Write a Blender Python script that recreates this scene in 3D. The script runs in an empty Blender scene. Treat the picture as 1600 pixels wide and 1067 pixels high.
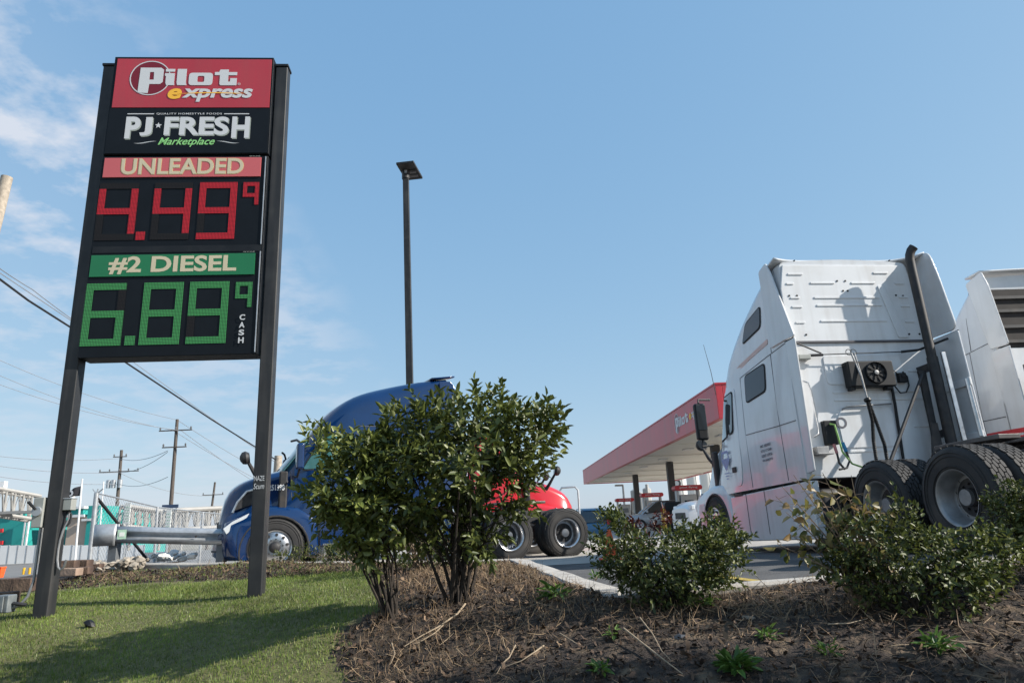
import bpy, bmesh, math, random
import numpy as np
from mathutils import Vector, Matrix
R = math.radians
rnd = random.Random(7)
S = bpy.context.scene
COL = S.collection

# ---------------------------------------------------------------- camera
CAMZ = .75
F = 1066.7; PITCH = R(14.93); ROLL = R(2.47)
fw = Vector((0, math.cos(PITCH), math.sin(PITCH)))
u0 = Vector((0, -math.sin(PITCH), math.cos(PITCH)))
rt = Vector((1, 0, 0)) * math.cos(ROLL) - u0 * math.sin(ROLL)
up = Vector((1, 0, 0)) * math.sin(ROLL) + u0 * math.cos(ROLL)
cd = bpy.data.cameras.new('camera'); cam = bpy.data.objects.new('camera', cd); COL.objects.link(cam)
cam.matrix_world = Matrix(((rt.x, up.x, -fw.x, 0), (rt.y, up.y, -fw.y, 0), (rt.z, up.z, -fw.z, CAMZ), (0, 0, 0, 1)))
cd.lens = 24; cd.sensor_width = 36; cd.clip_start = .05; cd.clip_end = 6000
S.camera = cam
C0 = Vector((0, 0, CAMZ))
def ray(x, y): return fw * F + rt * (x - 800) + up * (533.5 - y)
def at(x, y, Y):
    d = ray(x, y); return C0 + d * (Y / d.y)

# ---------------------------------------------------------------- light
SUN_AZ = math.atan2(math.cos(R(11)), -math.sin(R(11)))   # from +Y towards +X
SUN_EL = R(32)
sv = Vector((math.sin(SUN_AZ) * math.cos(SUN_EL), math.cos(SUN_AZ) * math.cos(SUN_EL), math.sin(SUN_EL)))
sd = bpy.data.lights.new('sun', 'SUN'); sd.energy = 5.0; sd.angle = R(.55); sd.color = (1, .945, .86)
sun = bpy.data.objects.new('sun', sd); COL.objects.link(sun)
sun.rotation_euler = (-sv).to_track_quat('-Z', 'Y').to_euler()
W = bpy.data.worlds.new('World'); S.world = W; W.use_nodes = True
wn = W.node_tree; wl = wn.links; bg = wn.nodes['Background']
sky = wn.nodes.new('ShaderNodeTexSky'); sky.sky_type = 'NISHITA'; sky.sun_disc = False
sky.sun_elevation = SUN_EL; sky.sun_rotation = SUN_AZ
sky.air_density = 1.0; sky.dust_density = .6; sky.ozone_density = 2.0; sky.altitude = 10
geo = wn.nodes.new('ShaderNodeTexCoord')
def wmath(op, a, b=None, c=None):
    n = wn.nodes.new('ShaderNodeMath'); n.operation = op
    for i, v in enumerate((a, b, c)):
        if v is None: continue
        if isinstance(v, (int, float)): n.inputs[i].default_value = v
        else: wl.new(v, n.inputs[i])
    return n.outputs[0]
sep = wn.nodes.new('ShaderNodeSeparateXYZ'); wl.new(geo.outputs['Generated'], sep.inputs[0])
# cloud layer: project the view direction on a flat layer overhead
den = wmath('ADD', wmath('MAXIMUM', sep.outputs['Z'], 0.0), .12)
cx = wmath('DIVIDE', sep.outputs['X'], den); cy = wmath('DIVIDE', sep.outputs['Y'], den)
cmb = wn.nodes.new('ShaderNodeCombineXYZ'); wl.new(cx, cmb.inputs[0]); wl.new(cy, cmb.inputs[1])
nz = wn.nodes.new('ShaderNodeTexNoise'); nz.inputs['Scale'].default_value = 5.5; nz.inputs['Detail'].default_value = 7
nz.inputs['Roughness'].default_value = .58; wl.new(cmb.outputs[0], nz.inputs['Vector'])
nz2 = wn.nodes.new('ShaderNodeTexNoise'); nz2.inputs['Scale'].default_value = 1.6; nz2.inputs['Detail'].default_value = 3
wl.new(cmb.outputs[0], nz2.inputs['Vector'])
CLX = wn.nodes.new('ShaderNodeMapRange'); wl.new(cx, CLX.inputs['Value'])
CLX.inputs[1].default_value = -.50; CLX.inputs[2].default_value = -.82
CLX.inputs[3].default_value = 0; CLX.inputs[4].default_value = .95
thr = wmath('ADD', nz.outputs['Fac'], wmath('MULTIPLY', wmath('SUBTRACT', nz2.outputs['Fac'], .5), .6))
cm = wn.nodes.new('ShaderNodeMapRange'); wl.new(thr, cm.inputs['Value'])
cm.inputs[1].default_value = .42; cm.inputs[2].default_value = .62; cm.inputs[3].default_value = .08; cm.inputs[4].default_value = 1.0
ELV = wn.nodes.new('ShaderNodeMapRange'); wl.new(sep.outputs['Z'], ELV.inputs['Value'])       # the puffs sit high up, only thin haze below
ELV.inputs[1].default_value = .16; ELV.inputs[2].default_value = .40; ELV.inputs[3].default_value = .28; ELV.inputs[4].default_value = 1
cfac = wmath('MULTIPLY', wmath('MULTIPLY', cm.outputs[0], CLX.outputs[0]), ELV.outputs[0])
# hazy late-summer air: softer contrast between zenith and horizon than the clean model sky
srgb = wn.nodes.new('ShaderNodeSeparateColor'); wl.new(sky.outputs[0], srgb.inputs[0])
crgb = wn.nodes.new('ShaderNodeCombineColor')
for i, (gm, gn) in enumerate(((.56, .684), (.373, .734), (.217, .829))):
    wl.new(wmath('MULTIPLY', wmath('POWER', wmath('MULTIPLY', srgb.outputs[i], .15), gm), gn * 6.6), crgb.inputs[i])
mix = wn.nodes.new('ShaderNodeMix'); mix.data_type = 'RGBA'
wl.new(cfac, mix.inputs['Factor']); wl.new(crgb.outputs[0], mix.inputs[6]); mix.inputs[7].default_value = (4.6, 4.95, 5.6, 1)
wl.new(mix.outputs[2], bg.inputs['Color']); bg.inputs['Strength'].default_value = .1
S.view_settings.view_transform = 'Standard'; S.view_settings.look = 'None'
S.view_settings.exposure = .62; S.view_settings.gamma = 1
S.cycles.max_bounces = 6; S.cycles.transparent_max_bounces = 12

# ---------------------------------------------------------------- materials
MATS = {}
def mat(name, col, rough=.5, metal=0, var=0, vscale=6, bump=0, bscale=40, coat=0, spec=.5, dirt=None, island=None, trans=0, streak=None):
    """plain procedural material; var = brightness variation by noise, dirt = (colour, amount, scale), island = second colour by loose piece"""
    m = bpy.data.materials.new(name); m.use_nodes = True; nt = m.node_tree; L = nt.links.new
    b = nt.nodes['Principled BSDF']
    b.inputs['Base Color'].default_value = (*col, 1); b.inputs['Roughness'].default_value = rough
    b.inputs['Metallic'].default_value = metal; b.inputs['Coat Weight'].default_value = coat; b.inputs['Coat Roughness'].default_value = .04
    b.inputs['Specular IOR Level'].default_value = spec
    tc = nt.nodes.new('ShaderNodeTexCoord'); cur = None
    if island:
        g = nt.nodes.new('ShaderNodeNewGeometry'); r = nt.nodes.new('ShaderNodeValToRGB')
        cs = [col] + list(island); r.color_ramp.interpolation = 'LINEAR'
        while len(r.color_ramp.elements) < len(cs): r.color_ramp.elements.new(.5)
        for i, c in enumerate(cs):
            r.color_ramp.elements[i].position = i / (len(cs) - 1); r.color_ramp.elements[i].color = (*c, 1)
        L(g.outputs['Random Per Island'], r.inputs[0]); cur = r.outputs[0]
    def noise(sc, det=5):
        n = nt.nodes.new('ShaderNodeTexNoise'); n.inputs['Scale'].default_value = sc; n.inputs['Detail'].default_value = det
        L(tc.outputs['Object'], n.inputs['Vector']); return n.outputs['Fac']
    if var:
        n = noise(vscale); mr = nt.nodes.new('ShaderNodeMapRange'); L(n, mr.inputs['Value'])
        mr.inputs[1].default_value = .3; mr.inputs[2].default_value = .7
        mr.inputs[3].default_value = 1 - var; mr.inputs[4].default_value = 1 + var
        mx = nt.nodes.new('ShaderNodeVectorMath'); mx.operation = 'SCALE'
        if cur: L(cur, mx.inputs[0])
        else: mx.inputs[0].default_value = col
        L(mr.outputs[0], mx.inputs['Scale']); cur = mx.outputs[0]
    if dirt:
        n = noise(dirt[2], 8); mr = nt.nodes.new('ShaderNodeMapRange'); L(n, mr.inputs['Value'])
        mr.inputs[1].default_value = .5; mr.inputs[2].default_value = .75; mr.inputs[3].default_value = 0; mr.inputs[4].default_value = dirt[1]
        mx = nt.nodes.new('ShaderNodeMix'); mx.data_type = 'RGBA'; L(mr.outputs[0], mx.inputs['Factor'])
        if cur: L(cur, mx.inputs[6])
        else: mx.inputs[6].default_value = (*col, 1)
        mx.inputs[7].default_value = (*dirt[0], 1); cur = mx.outputs[2]
    if streak:                                             # rain-washed grime running down: (colour, amount, scale)
        mp = nt.nodes.new('ShaderNodeMapping'); mp.inputs['Scale'].default_value = (streak[2], streak[2], streak[2] * .09); L(tc.outputs['Object'], mp.inputs['Vector'])
        n2 = nt.nodes.new('ShaderNodeTexNoise'); n2.inputs['Scale'].default_value = 1; n2.inputs['Detail'].default_value = 6; L(mp.outputs[0], n2.inputs['Vector'])
        mr = nt.nodes.new('ShaderNodeMapRange'); L(n2.outputs['Fac'], mr.inputs['Value']); mr.inputs[1].default_value = .48; mr.inputs[2].default_value = .72; mr.inputs[3].default_value = 0; mr.inputs[4].default_value = streak[1]
        mx = nt.nodes.new('ShaderNodeMix'); mx.data_type = 'RGBA'; L(mr.outputs[0], mx.inputs['Factor'])
        if cur: L(cur, mx.inputs[6])
        else: mx.inputs[6].default_value = (*col, 1)
        mx.inputs[7].default_value = (*streak[0], 1); cur = mx.outputs[2]
    if cur: L(cur, b.inputs['Base Color'])
    if bump:
        n = noise(bscale, 6); bp = nt.nodes.new('ShaderNodeBump'); bp.inputs['Strength'].default_value = bump; bp.inputs['Distance'].default_value = .02
        L(n, bp.inputs['Height']); L(bp.outputs[0], b.inputs['Normal'])
    if trans:
        t = nt.nodes.new('ShaderNodeBsdfTranslucent'); ms = nt.nodes.new('ShaderNodeMixShader'); ms.inputs[0].default_value = trans
        if cur: L(cur, t.inputs[0])
        else: t.inputs[0].default_value = (*col, 1)
        L(b.outputs[0], ms.inputs[1]); L(t.outputs[0], ms.inputs[2]); L(ms.outputs[0], nt.nodes['Material Output'].inputs[0])
    MATS[name] = m; return m
M = {}
M['pole'] = mat('dark_bronze_paint', (.024, .025, .027), .5, spec=.3, var=.12, vscale=9, dirt=((.07, .07, .065), .35, 3), streak=((.075, .07, .065), .5, 9))
M['black'] = mat('black_paint', (.009, .010, .012), .5, spec=.3, var=.2, dirt=((.03, .03, .03), .4, 4))
M['rubber'] = mat('rubber', (.018, .018, .018), .8, var=.3, vscale=12, bump=.3, bscale=60)
M['tyre'] = mat('tyre_rubber', (.022, .021, .021), .75, var=.3, vscale=5, dirt=((.07, .06, .05), .5, 3), bump=.15, bscale=90)
M['tread'] = mat('tread_rubber', (.045, .043, .042), .9, var=.3, vscale=7, dirt=((.10, .09, .08), .5, 9))
M['alloy'] = mat('polished_alloy', (.62, .62, .63), .28, 1, var=.15, vscale=8, dirt=((.12, .10, .08), .5, 7))
M['dullmetal'] = mat('dull_metal', (.28, .28, .28), .5, .7, var=.25, vscale=7)
M['chrome'] = mat('chrome', (.75, .75, .77), .1, 1)
M['white'] = mat('white_truck_paint', (.64, .65, .66), .22, coat=.6, var=.03, vscale=2, dirt=((.50, .48, .45), .28, 2.5), streak=((.42, .39, .36), .22, 7))
M['whiteback'] = mat('white_back_panel', (.68, .69, .70), .4, coat=.15, var=.04, vscale=3, dirt=((.48, .45, .41), .35, 2.2), streak=((.38, .34, .30), .28, 6))
M['blue'] = mat('blue_truck_paint', (.002, .022, .088), .18, coat=.8, var=.08, vscale=3)
M['red'] = mat('red_truck_paint', (.55, .02, .03), .2, coat=.7, var=.06, vscale=3)
M['frame'] = mat('chassis_black', (.02, .02, .022), .6, var=.4, vscale=8, dirt=((.08, .06, .045), .5, 5))
M['greypl'] = mat('grey_plastic', (.10, .10, .105), .55, var=.15)
M['glass'] = mat('dark_glass', (.018, .024, .03), .05, spec=.9, coat=.4)
M['tealglass'] = mat('tinted_windscreen', (.06, .17, .17), .05, spec=.9, coat=.4)
M['galv'] = mat('galvanised_steel', (.44, .46, .48), .42, .55, var=.14, vscale=11, dirt=((.25, .24, .23), .4, 6))
M['concrete'] = mat('concrete', (.42, .39, .35), .9, var=.16, vscale=4, dirt=((.16, .14, .12), .6, 5), bump=.3, bscale=30)
M['woodp'] = mat('pale_weathered_wood', (.36, .31, .25), .85, var=.25, vscale=10, bump=.3)
M['wood'] = mat('weathered_wood', (.085, .07, .06), .85, var=.25, vscale=10, bump=.3)
M['wire'] = mat('cable_black', (.015, .015, .017), .6)
M['thinwire'] = mat('thin_cable', (.22, .23, .25), .6)
M['cream'] = mat('cream_lettering', (.56, .49, .34), .6)
M['wh'] = mat('white_lettering', (.57, .58, .59), .55)
M['shadowlet'] = mat('grey_green_lettering', (.30, .33, .29), .6)
M['yellowl'] = mat('yellow_lettering', (.85, .45, .04), .6)
M['greenl'] = mat('green_lettering', (.25, .58, .20), .6)
M['signred'] = mat('sign_red', (.40, .034, .048), .42, streak=((.33, .06, .06), .5, 5), var=.06, vscale=1.4)
M['signdark'] = mat('sign_deep_red', (.17, .005, .014), .4)
M['signpink'] = mat('sign_faded_red', (.53, .11, .115), .42, var=.05, vscale=1.4)
M['signgreen'] = mat('sign_green', (.010, .15, .055), .4, var=.06, vscale=1.4)
M['signblack'] = mat('sign_black', (.006, .008, .011), .5, var=.15, spec=.18)
M['barkd'] = mat('dark_bark', (.032, .024, .018), .9, var=.3, vscale=20, bump=.3)
M['barkl'] = mat('pale_bark', (.26, .19, .13), .9, var=.3, vscale=20)
def led(name, col, strength, dim):
    m = bpy.data.materials.new(name); m.use_nodes = True; nt = m.node_tree; L = nt.links.new; b = nt.nodes['Principled BSDF']
    tc = nt.nodes.new('ShaderNodeTexCoord'); sp = nt.nodes.new('ShaderNodeSeparateXYZ'); L(tc.outputs['Object'], sp.inputs[0])
    def fr(o):
        a = nt.nodes.new('ShaderNodeMath'); a.operation = 'MULTIPLY'; L(o, a.inputs[0]); a.inputs[1].default_value = 1 / .0165
        f_ = nt.nodes.new('ShaderNodeMath'); f_.operation = 'FRACT'; L(a.outputs[0], f_.inputs[0])
        s = nt.nodes.new('ShaderNodeMath'); s.operation = 'SUBTRACT'; L(f_.outputs[0], s.inputs[0]); s.inputs[1].default_value = .5
        q = nt.nodes.new('ShaderNodeMath'); q.operation = 'POWER'; L(s.outputs[0], q.inputs[0]); q.inputs[1].default_value = 2
        return q.outputs[0]
    ad = nt.nodes.new('ShaderNodeMath'); L(fr(sp.outputs['X']), ad.inputs[0]); L(fr(sp.outputs['Z']), ad.inputs[1])
    lt = nt.nodes.new('ShaderNodeMath'); lt.operation = 'LESS_THAN'; L(ad.outputs[0], lt.inputs[0]); lt.inputs[1].default_value = .13
    mx = nt.nodes.new('ShaderNodeMix'); mx.data_type = 'RGBA'; L(lt.outputs[0], mx.inputs['Factor'])
    mx.inputs[6].default_value = (*dim, 1); mx.inputs[7].default_value = (*col, 1)
    b.inputs['Base Color'].default_value = (.006, .006, .007, 1); b.inputs['Specular IOR Level'].default_value = .12; b.inputs['Roughness'].default_value = .6
    L(mx.outputs[2], b.inputs['Emission Color']); b.inputs['Emission Strength'].default_value = strength
    return m
M['ledred'] = led('red_led_lamps', (.38, .015, .026), 1.0, (.07, .0045, .007))
M['ledgreen'] = led('green_led_lamps', (.04, .21, .066), 1.0, (.010, .042, .017))
M['ledoff'] = led('unlit_led_faint_glow', (.010, .009, .009), 1.0, (.002, .0025, .003))  # lamps that are off still emit a faint glow so their dots show

# ---------------------------------------------------------------- mesh helpers
def link(name, me, m=None, parent=None):
    o = bpy.data.objects.new(name, me); COL.objects.link(o)
    if m: me.materials.append(m)
    if parent: o.parent = parent
    return o
def tag(o, label=None, cat=None, group=None, kind=None):
    if label: o['label'] = label
    if cat: o['category'] = cat
    if group: o['group'] = group
    if kind: o['kind'] = kind
    return o
def empty(name, label, cat, loc=(0, 0, 0), rz=0, group=None, tilt=0):
    o = bpy.data.objects.new(name, None); COL.objects.link(o); o.empty_display_size = .3
    o.location = loc; o.rotation_euler = (tilt, 0, rz); return tag(o, label, cat, group)
def copy_tree(o, parent=None, depth=0):
    kids = [c for c in list(COL.objects) if c.parent == o]
    c = o.copy(); COL.objects.link(c); c.parent = parent
    for k in kids: copy_tree(k, c)
    return c
class MB:
    def __init__(s): s.v = []; s.f = []
    def add(s, vs, fs):
        b = len(s.v); s.v += [tuple(v) for v in vs]; s.f += [tuple(i + b for i in f) for f in fs]; return s
    def box(s, c, d, rot=None):
        hx, hy, hz = d[0] / 2, d[1] / 2, d[2] / 2
        vs = [Vector((x, y, z)) for z in (-hz, hz) for x, y in ((-hx, -hy), (hx, -hy), (hx, hy), (-hx, hy))]
        if rot is not None: vs = [rot @ v for v in vs]
        c = Vector(c)
        return s.add([v + c for v in vs], [(3, 2, 1, 0), (4, 5, 6, 7), (0, 1, 5, 4), (1, 2, 6, 5), (2, 3, 7, 6), (3, 0, 4, 7)])
    def tube(s, pts, r, n=8, caps=True):
        pts = [Vector(p) for p in pts]; rs = r if isinstance(r, (list, tuple)) else [r] * len(pts)
        vs = []; fs = []; prev = None
        for i, p in enumerate(pts):
            t = (pts[min(i + 1, len(pts) - 1)] - pts[max(i - 1, 0)])
            if t.length < 1e-9: t = Vector((0, 0, 1))
            t.normalize()
            if prev is None:
                a = Vector((0, 0, 1)) if abs(t.z) < .9 else Vector((1, 0, 0)); e1 = t.cross(a).normalized()
            else:
                e1 = prev - t * prev.dot(t)
                e1 = e1.normalized() if e1.length > 1e-6 else t.orthogonal().normalized()
            prev = e1; e2 = t.cross(e1)
            for k in range(n):
                a = 2 * math.pi * k / n; vs.append(p + (e1 * math.cos(a) + e2 * math.sin(a)) * rs[i])
        for i in range(len(pts) - 1):
            for k in range(n):
                k2 = (k + 1) % n; fs.append((i * n + k, i * n + k2, (i + 1) * n + k2, (i + 1) * n + k))
        if caps: fs += [tuple(range(n - 1, -1, -1)), tuple((len(pts) - 1) * n + k for k in range(n))]
        return s.add(vs, fs)
    def lathe(s, prof, axis, org, n=32, closed=False):
        """prof: (along axis, radius)"""
        ax = Vector(axis).normalized(); e1 = ax.orthogonal().normalized(); e2 = ax.cross(e1); o = Vector(org); vs = []; fs = []
        for a, r in prof:
            for k in range(n):
                t = 2 * math.pi * k / n; vs.append(o + ax * a + (e1 * math.cos(t) + e2 * math.sin(t)) * r)
        m_ = len(prof)
        for i in range(m_ if closed else m_ - 1):
            j = (i + 1) % m_
            for k in range(n):
                k2 = (k + 1) % n; fs.append((i * n + k, i * n + k2, j * n + k2, j * n + k))
        if not closed: fs += [tuple(range(n - 1, -1, -1)), tuple((m_ - 1) * n + k for k in range(n))]
        return s.add(vs, fs)
    def prism(s, poly, o, a, b, d):
        """polygon (p,q) in plane o + a*p + b*q, thickened by vector d"""
        o, a, b, d = Vector(o), Vector(a), Vector(b), Vector(d); n = len(poly)
        bt = [o + a * p + b * q for p, q in poly]; tp = [v + d for v in bt]
        return s.add(bt + tp, [tuple(range(n - 1, -1, -1)), tuple(range(n, 2 * n))] + [(i, (i + 1) % n, n + (i + 1) % n, n + i) for i in range(n)])
    def loft(s, rings, caps=True, closed=True):
        n = len(rings[0]); vs = [p for r in rings for p in r]; fs = []
        for i in range(len(rings) - 1):
            for k in range(n if closed else n - 1):
                k2 = (k + 1) % n; fs.append((i * n + k, i * n + k2, (i + 1) * n + k2, (i + 1) * n + k))
        if caps: fs += [tuple(range(n - 1, -1, -1)), tuple((len(rings) - 1) * n + k for k in range(n))]
        return s.add(vs, fs)
    def grid(s, fn, nu, nv):
        vs = [fn(i / nu, j / nv) for j in range(nv + 1) for i in range(nu + 1)]
        return s.add(vs, [(j * (nu + 1) + i, j * (nu + 1) + i + 1, (j + 1) * (nu + 1) + i + 1, (j + 1) * (nu + 1) + i) for j in range(nv) for i in range(nu)])
    def build(s, name, m, parent=None, bevel=0, smooth=38, solid=0, segs=2):
        me = bpy.data.meshes.new(name); me.from_pydata(s.v, [], s.f); me.update()
        bm = bmesh.new(); bm.from_mesh(me); bmesh.ops.recalc_face_normals(bm, faces=bm.faces); bm.to_mesh(me); bm.free()
        if smooth:
            me.polygons.foreach_set('use_smooth', [True] * len(me.polygons)); me.set_sharp_from_angle(angle=R(smooth))
        o = link(name, me, m, parent)
        if solid:
            md = o.modifiers.new('s', 'SOLIDIFY'); md.thickness = solid; md.offset = 0
        if bevel:
            md = o.modifiers.new('b', 'BEVEL'); md.width = bevel; md.segments = segs; md.limit_method = 'ANGLE'; md.angle_limit = R(35)
            md.harden_normals = True
        return o
def np_mesh(name, V, Fc, m, parent=None, smooth=False):
    V = np.asarray(V, np.float32); Fc = np.asarray(Fc, np.int32); k = Fc.shape[1]
    me = bpy.data.meshes.new(name); me.vertices.add(len(V)); me.vertices.foreach_set('co', V.ravel())
    me.loops.add(Fc.size); me.loops.foreach_set('vertex_index', Fc.ravel()); me.polygons.add(len(Fc))
    me.polygons.foreach_set('loop_start', np.arange(0, Fc.size, k, dtype=np.int32))
    me.update(calc_edges=True)
    if smooth: me.polygons.foreach_set('use_smooth', [True] * len(me.polygons))
    return link(name, me, m, parent)
def rrect(x0, z0, x1, z1, r, n=5):
    out = []
    for cx_, cz_, a0 in ((x1 - r, z1 - r, 0), (x0 + r, z1 - r, 90), (x0 + r, z0 + r, 180), (x1 - r, z0 + r, 270)):
        for k in range(n + 1):
            a = R(a0 + 90 * k / n); out.append((cx_ + r * math.cos(a), cz_ + r * math.sin(a)))
    return out
def roundpoly(pts, r, n=4):
    out = []; m_ = len(pts)
    for i in range(m_):
        p = Vector(pts[i]); a = Vector(pts[i - 1]) - p; b = Vector(pts[(i + 1) % m_]) - p
        ra = min(r, a.length * .45, b.length * .45); A = p + a.normalized() * ra; B = p + b.normalized() * ra
        for k in range(n + 1):
            t = k / n; q = A * (1 - t) ** 2 + p * 2 * t * (1 - t) + B * t * t; out.append((q.x, q.y))
    return out
# flat shapes and lettering: loops in (x, y), mapped by a matrix
SIGNM = Matrix(((1, 0, 0, 0), (0, 0, -1, 0), (0, 1, 0, 0), (0, 0, 0, 1)))      # x->x, y->z, normal -> -y
def curve_mesh(name, cu, Mx, m, parent, fit=None):
    ob = bpy.data.objects.new('tmp', cu); COL.objects.link(ob); dg = bpy.context.evaluated_depsgraph_get()
    me = bpy.data.meshes.new_from_object(ob.evaluated_get(dg)); COL.objects.unlink(ob); bpy.data.objects.remove(ob); bpy.data.curves.remove(cu)
    me.name = name; me.materials.clear()
    n = len(me.vertices); co = np.empty(n * 3, np.float32); me.vertices.foreach_get('co', co); co = co.reshape(-1, 3)
    if fit:
        lo = co.min(0); hi = co.max(0); x0, y0, x1, y1 = fit
        co[:, 0] = x0 + (co[:, 0] - lo[0]) / max(hi[0] - lo[0], 1e-6) * (x1 - x0)
        co[:, 1] = y0 + (co[:, 1] - lo[1]) / max(hi[1] - lo[1], 1e-6) * (y1 - y0)
    m3 = np.array(Mx.to_3x3()); t = np.array(Mx.translation)
    co = co @ m3.T + t; me.vertices.foreach_set('co', co.astype(np.float32).ravel()); me.update()
    return link(name, me, m, parent)
def flat(name, loops, Mx, m, parent=None, ext=.0004):
    cu = bpy.data.curves.new('c', 'CURVE'); cu.dimensions = '2D'; cu.fill_mode = 'BOTH'; cu.extrude = ext
    for lp in loops:
        sp = cu.splines.new('POLY'); sp.points.add(len(lp) - 1)
        for p, q in zip(sp.points, lp): p.co = (q[0], q[1], 0, 1)
        sp.use_cyclic_u = True
    return curve_mesh(name, cu, Mx, m, parent)
def text(name, body, fit, Mx, m, parent=None, shear=0, offset=0, ext=.0004, spacing=1):
    cu = bpy.data.curves.new('t', 'FONT'); cu.body = body; cu.size = 1; cu.shear = shear; cu.offset = offset; cu.extrude = ext * .5
    cu.space_character = spacing; cu.resolution_u = 4
    ob = curve_mesh(name, cu, Matrix.Identity(4), None, parent, fit=fit)
    me = ob.data; n = len(me.vertices); co = np.empty(n * 3, np.float32); me.vertices.foreach_get('co', co); co = co.reshape(-1, 3)
    co[:, 2] = np.sign(co[:, 2]) * ext
    m3 = np.array(Mx.to_3x3()); co = co @ m3.T + np.array(Mx.translation); me.vertices.foreach_set('co', co.astype(np.float32).ravel()); me.update()
    me.materials.append(m); return ob
def T(x, y, z): return Matrix.Translation((x, y, z))
def circle(cx_, cy_, r, n=40): return [(cx_ + r * math.cos(2 * math.pi * k / n), cy_ + r * math.sin(2 * math.pi * k / n)) for k in range(n)]

# ---------------------------------------------------------------- terrain
def lot_z(x, y):
    fade = min(1, max(.1, 1 - (y - 6) / 9)); s = math.log1p(math.exp(2 * (x - .3))) / 2 if x < 20 else x
    return .03 + .058 * min(s, 6.5) * fade
def srfc(pts):
    P_ = np.array(pts, float); n = len(P_); D = np.linalg.norm(P_[:, None, :2] - P_[None, :, :2], axis=2)
    A = np.zeros((n + 3, n + 3)); A[:n, :n] = D + np.eye(n) * .02; A[:n, n] = 1; A[:n, n + 1:] = P_[:, :2]; A[n, :n] = 1; A[n + 1:, :n] = P_[:, :2].T
    w = np.linalg.solve(A, np.concatenate([P_[:, 2], [0, 0, 0]]))
    def ev(x, y):
        x = np.asarray(x, float); y = np.asarray(y, float)
        d = np.sqrt((x[..., None] - P_[:, 0]) ** 2 + (y[..., None] - P_[:, 1]) ** 2)
        return d @ w[:n] + w[n] + w[n + 1] * x + w[n + 2] * y
    return ev
KERB = [(-6.1, 11.3, .39), (-5.78, 11.2, .38), (-3.84, 10.75, .35), (-2.23, 10.7, .29), (-.2, 10.7, .24), (.62, 5.38, .20), (2.22, 5.4, .27), (3.7, 5.4, .35), (6.2, 5.4, .45), (9.5, 5.4, .58)]
ctrl = [(-5.1, 7.4, .03), (-2.7, 7.6, .145), (-1.02, 5.7, .115), (-.5, 5.95, .175), (-.5, 7, .21), (1.07, 5.1, .08), (2.41, 4.6, .11), (3.4, 4.7, .2),
        (-3.9, 5.6, -.36), (-1.15, 4.6, -.28), (0, 4.0, -.18), (1.2, 3.7, -.14), (2.4, 3.6, -.14), (3.6, 3.5, -.12), (5.5, 3.6, 0), (8, 3.6, .1),
        (-6.2, 7.7, -.03), (-8, 7.4, -.15), (-10, 7, -.4), (-12, 9, -.4), (-9, 9.6, -.1), (-7.3, 9.4, .18), (-6.7, 11, .33), (-5.6, 9, .17), (-4, 9.2, .22), (-2, 8.6, .24), (-.6, 8.2, .24),
        (-7.5, 11.6, .3), (-6.3, 12.6, .3), (-9, 11.3, .1)]
for x in (-14, -10, -6, -2, 2, 6, 10): ctrl += [(x, 2.4, -.72 if x < 0 else -.5), (x, .5, -.82 if x < 0 else -.6)]
ctrl += [(x, y - .12, z - .02) for x, y, z in KERB[2:5]] + [(.35, 7, .2), (.1, 9, .22)] + [(x, y - .15, z - .02) for x, y, z in KERB[5:]]
ctrl += [(x, y + 1.5, z - .05) for x, y, z in KERB[5:]] + [(x, y + 1.3, z - .05) for x, y, z in KERB[2:5]]
soil = srfc(ctrl)
def hit(px, py):
    d = ray(px, py); t = 2.0 / d.y
    for _ in range(4000):
        p = C0 + d * t
        if p.z < float(soil(p.x, p.y)): return p
        t += .01 / d.y
    return C0 + d * t
def inpoly(x, y, poly):
    x = np.asarray(x); y = np.asarray(y); r = np.zeros(x.shape, bool); n = len(poly)
    for i in range(n):
        x1, y1 = poly[i][:2]; x2, y2 = poly[i - 1][:2]
        c = ((y1 > y) != (y2 > y)) & (x < (x2 - x1) * (y - y1) / (y2 - y1 + 1e-12) + x1); r ^= c
    return r
# outline of the planted bank: everything on the near side of the kerb
BANK = [(-14, .6), (10, .6), (10, 5.3)] + [(x, y - .02) for x, y, z in KERB[::-1][1:5]] + [(-.22, 10.66), (-2.2, 10.68), (-3.84, 10.73), (-5.75, 11.2), (-6.1, 12.9), (-9.5, 12.9), (-14, 12.9)]
GRASSP = [hit(*p) for p in ((560, 1085), (512, 1012), (530, 985), (590, 950), (600, 915), (560, 892), (480, 899), (380, 905), (270, 908), (110, 918), (40, 926), (0, 938))]
GRASS = [(p.x, p.y) for p in GRASSP] + [(-10, 8.2), (-14, 8.5), (-14, .6), (-1.5, .6)]
rng = np.random.default_rng(3)
n_ = 241; xs = np.linspace(-14, 10, n_); ys = np.linspace(.6, 12.9, 124)
X, Y = np.meshgrid(xs, ys); Z = soil(X, Y)
def bumps(X, Y):
    z = 0
    for k, (f_, a) in enumerate(((1.3, .03), (3.1, .014), (7.7, .008))):
        z = z + a * np.sin(f_ * X + 1.3 * k) * np.cos(f_ * .9 * Y + 2.1 * k + .6 * np.sin(f_ * .7 * X))
    return z
ins = inpoly(X, Y, BANK)
Zb = Z + np.where(inpoly(X, Y, GRASS), .4, 1) * bumps(X, Y)
V = np.stack([X, Y, Zb], -1).reshape(-1, 3); idx = np.arange(V.shape[0]).reshape(X.shape)
q = np.stack([idx[:-1, :-1], idx[:-1, 1:], idx[1:, 1:], idx[1:, :-1]], -1).reshape(-1, 4)
cenx = V[q].mean(1)
keep = inpoly(cenx[:, 0], cenx[:, 1], BANK)
q = q[keep]; isg = inpoly(cenx[keep][:, 0], cenx[keep][:, 1], GRASS)
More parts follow.
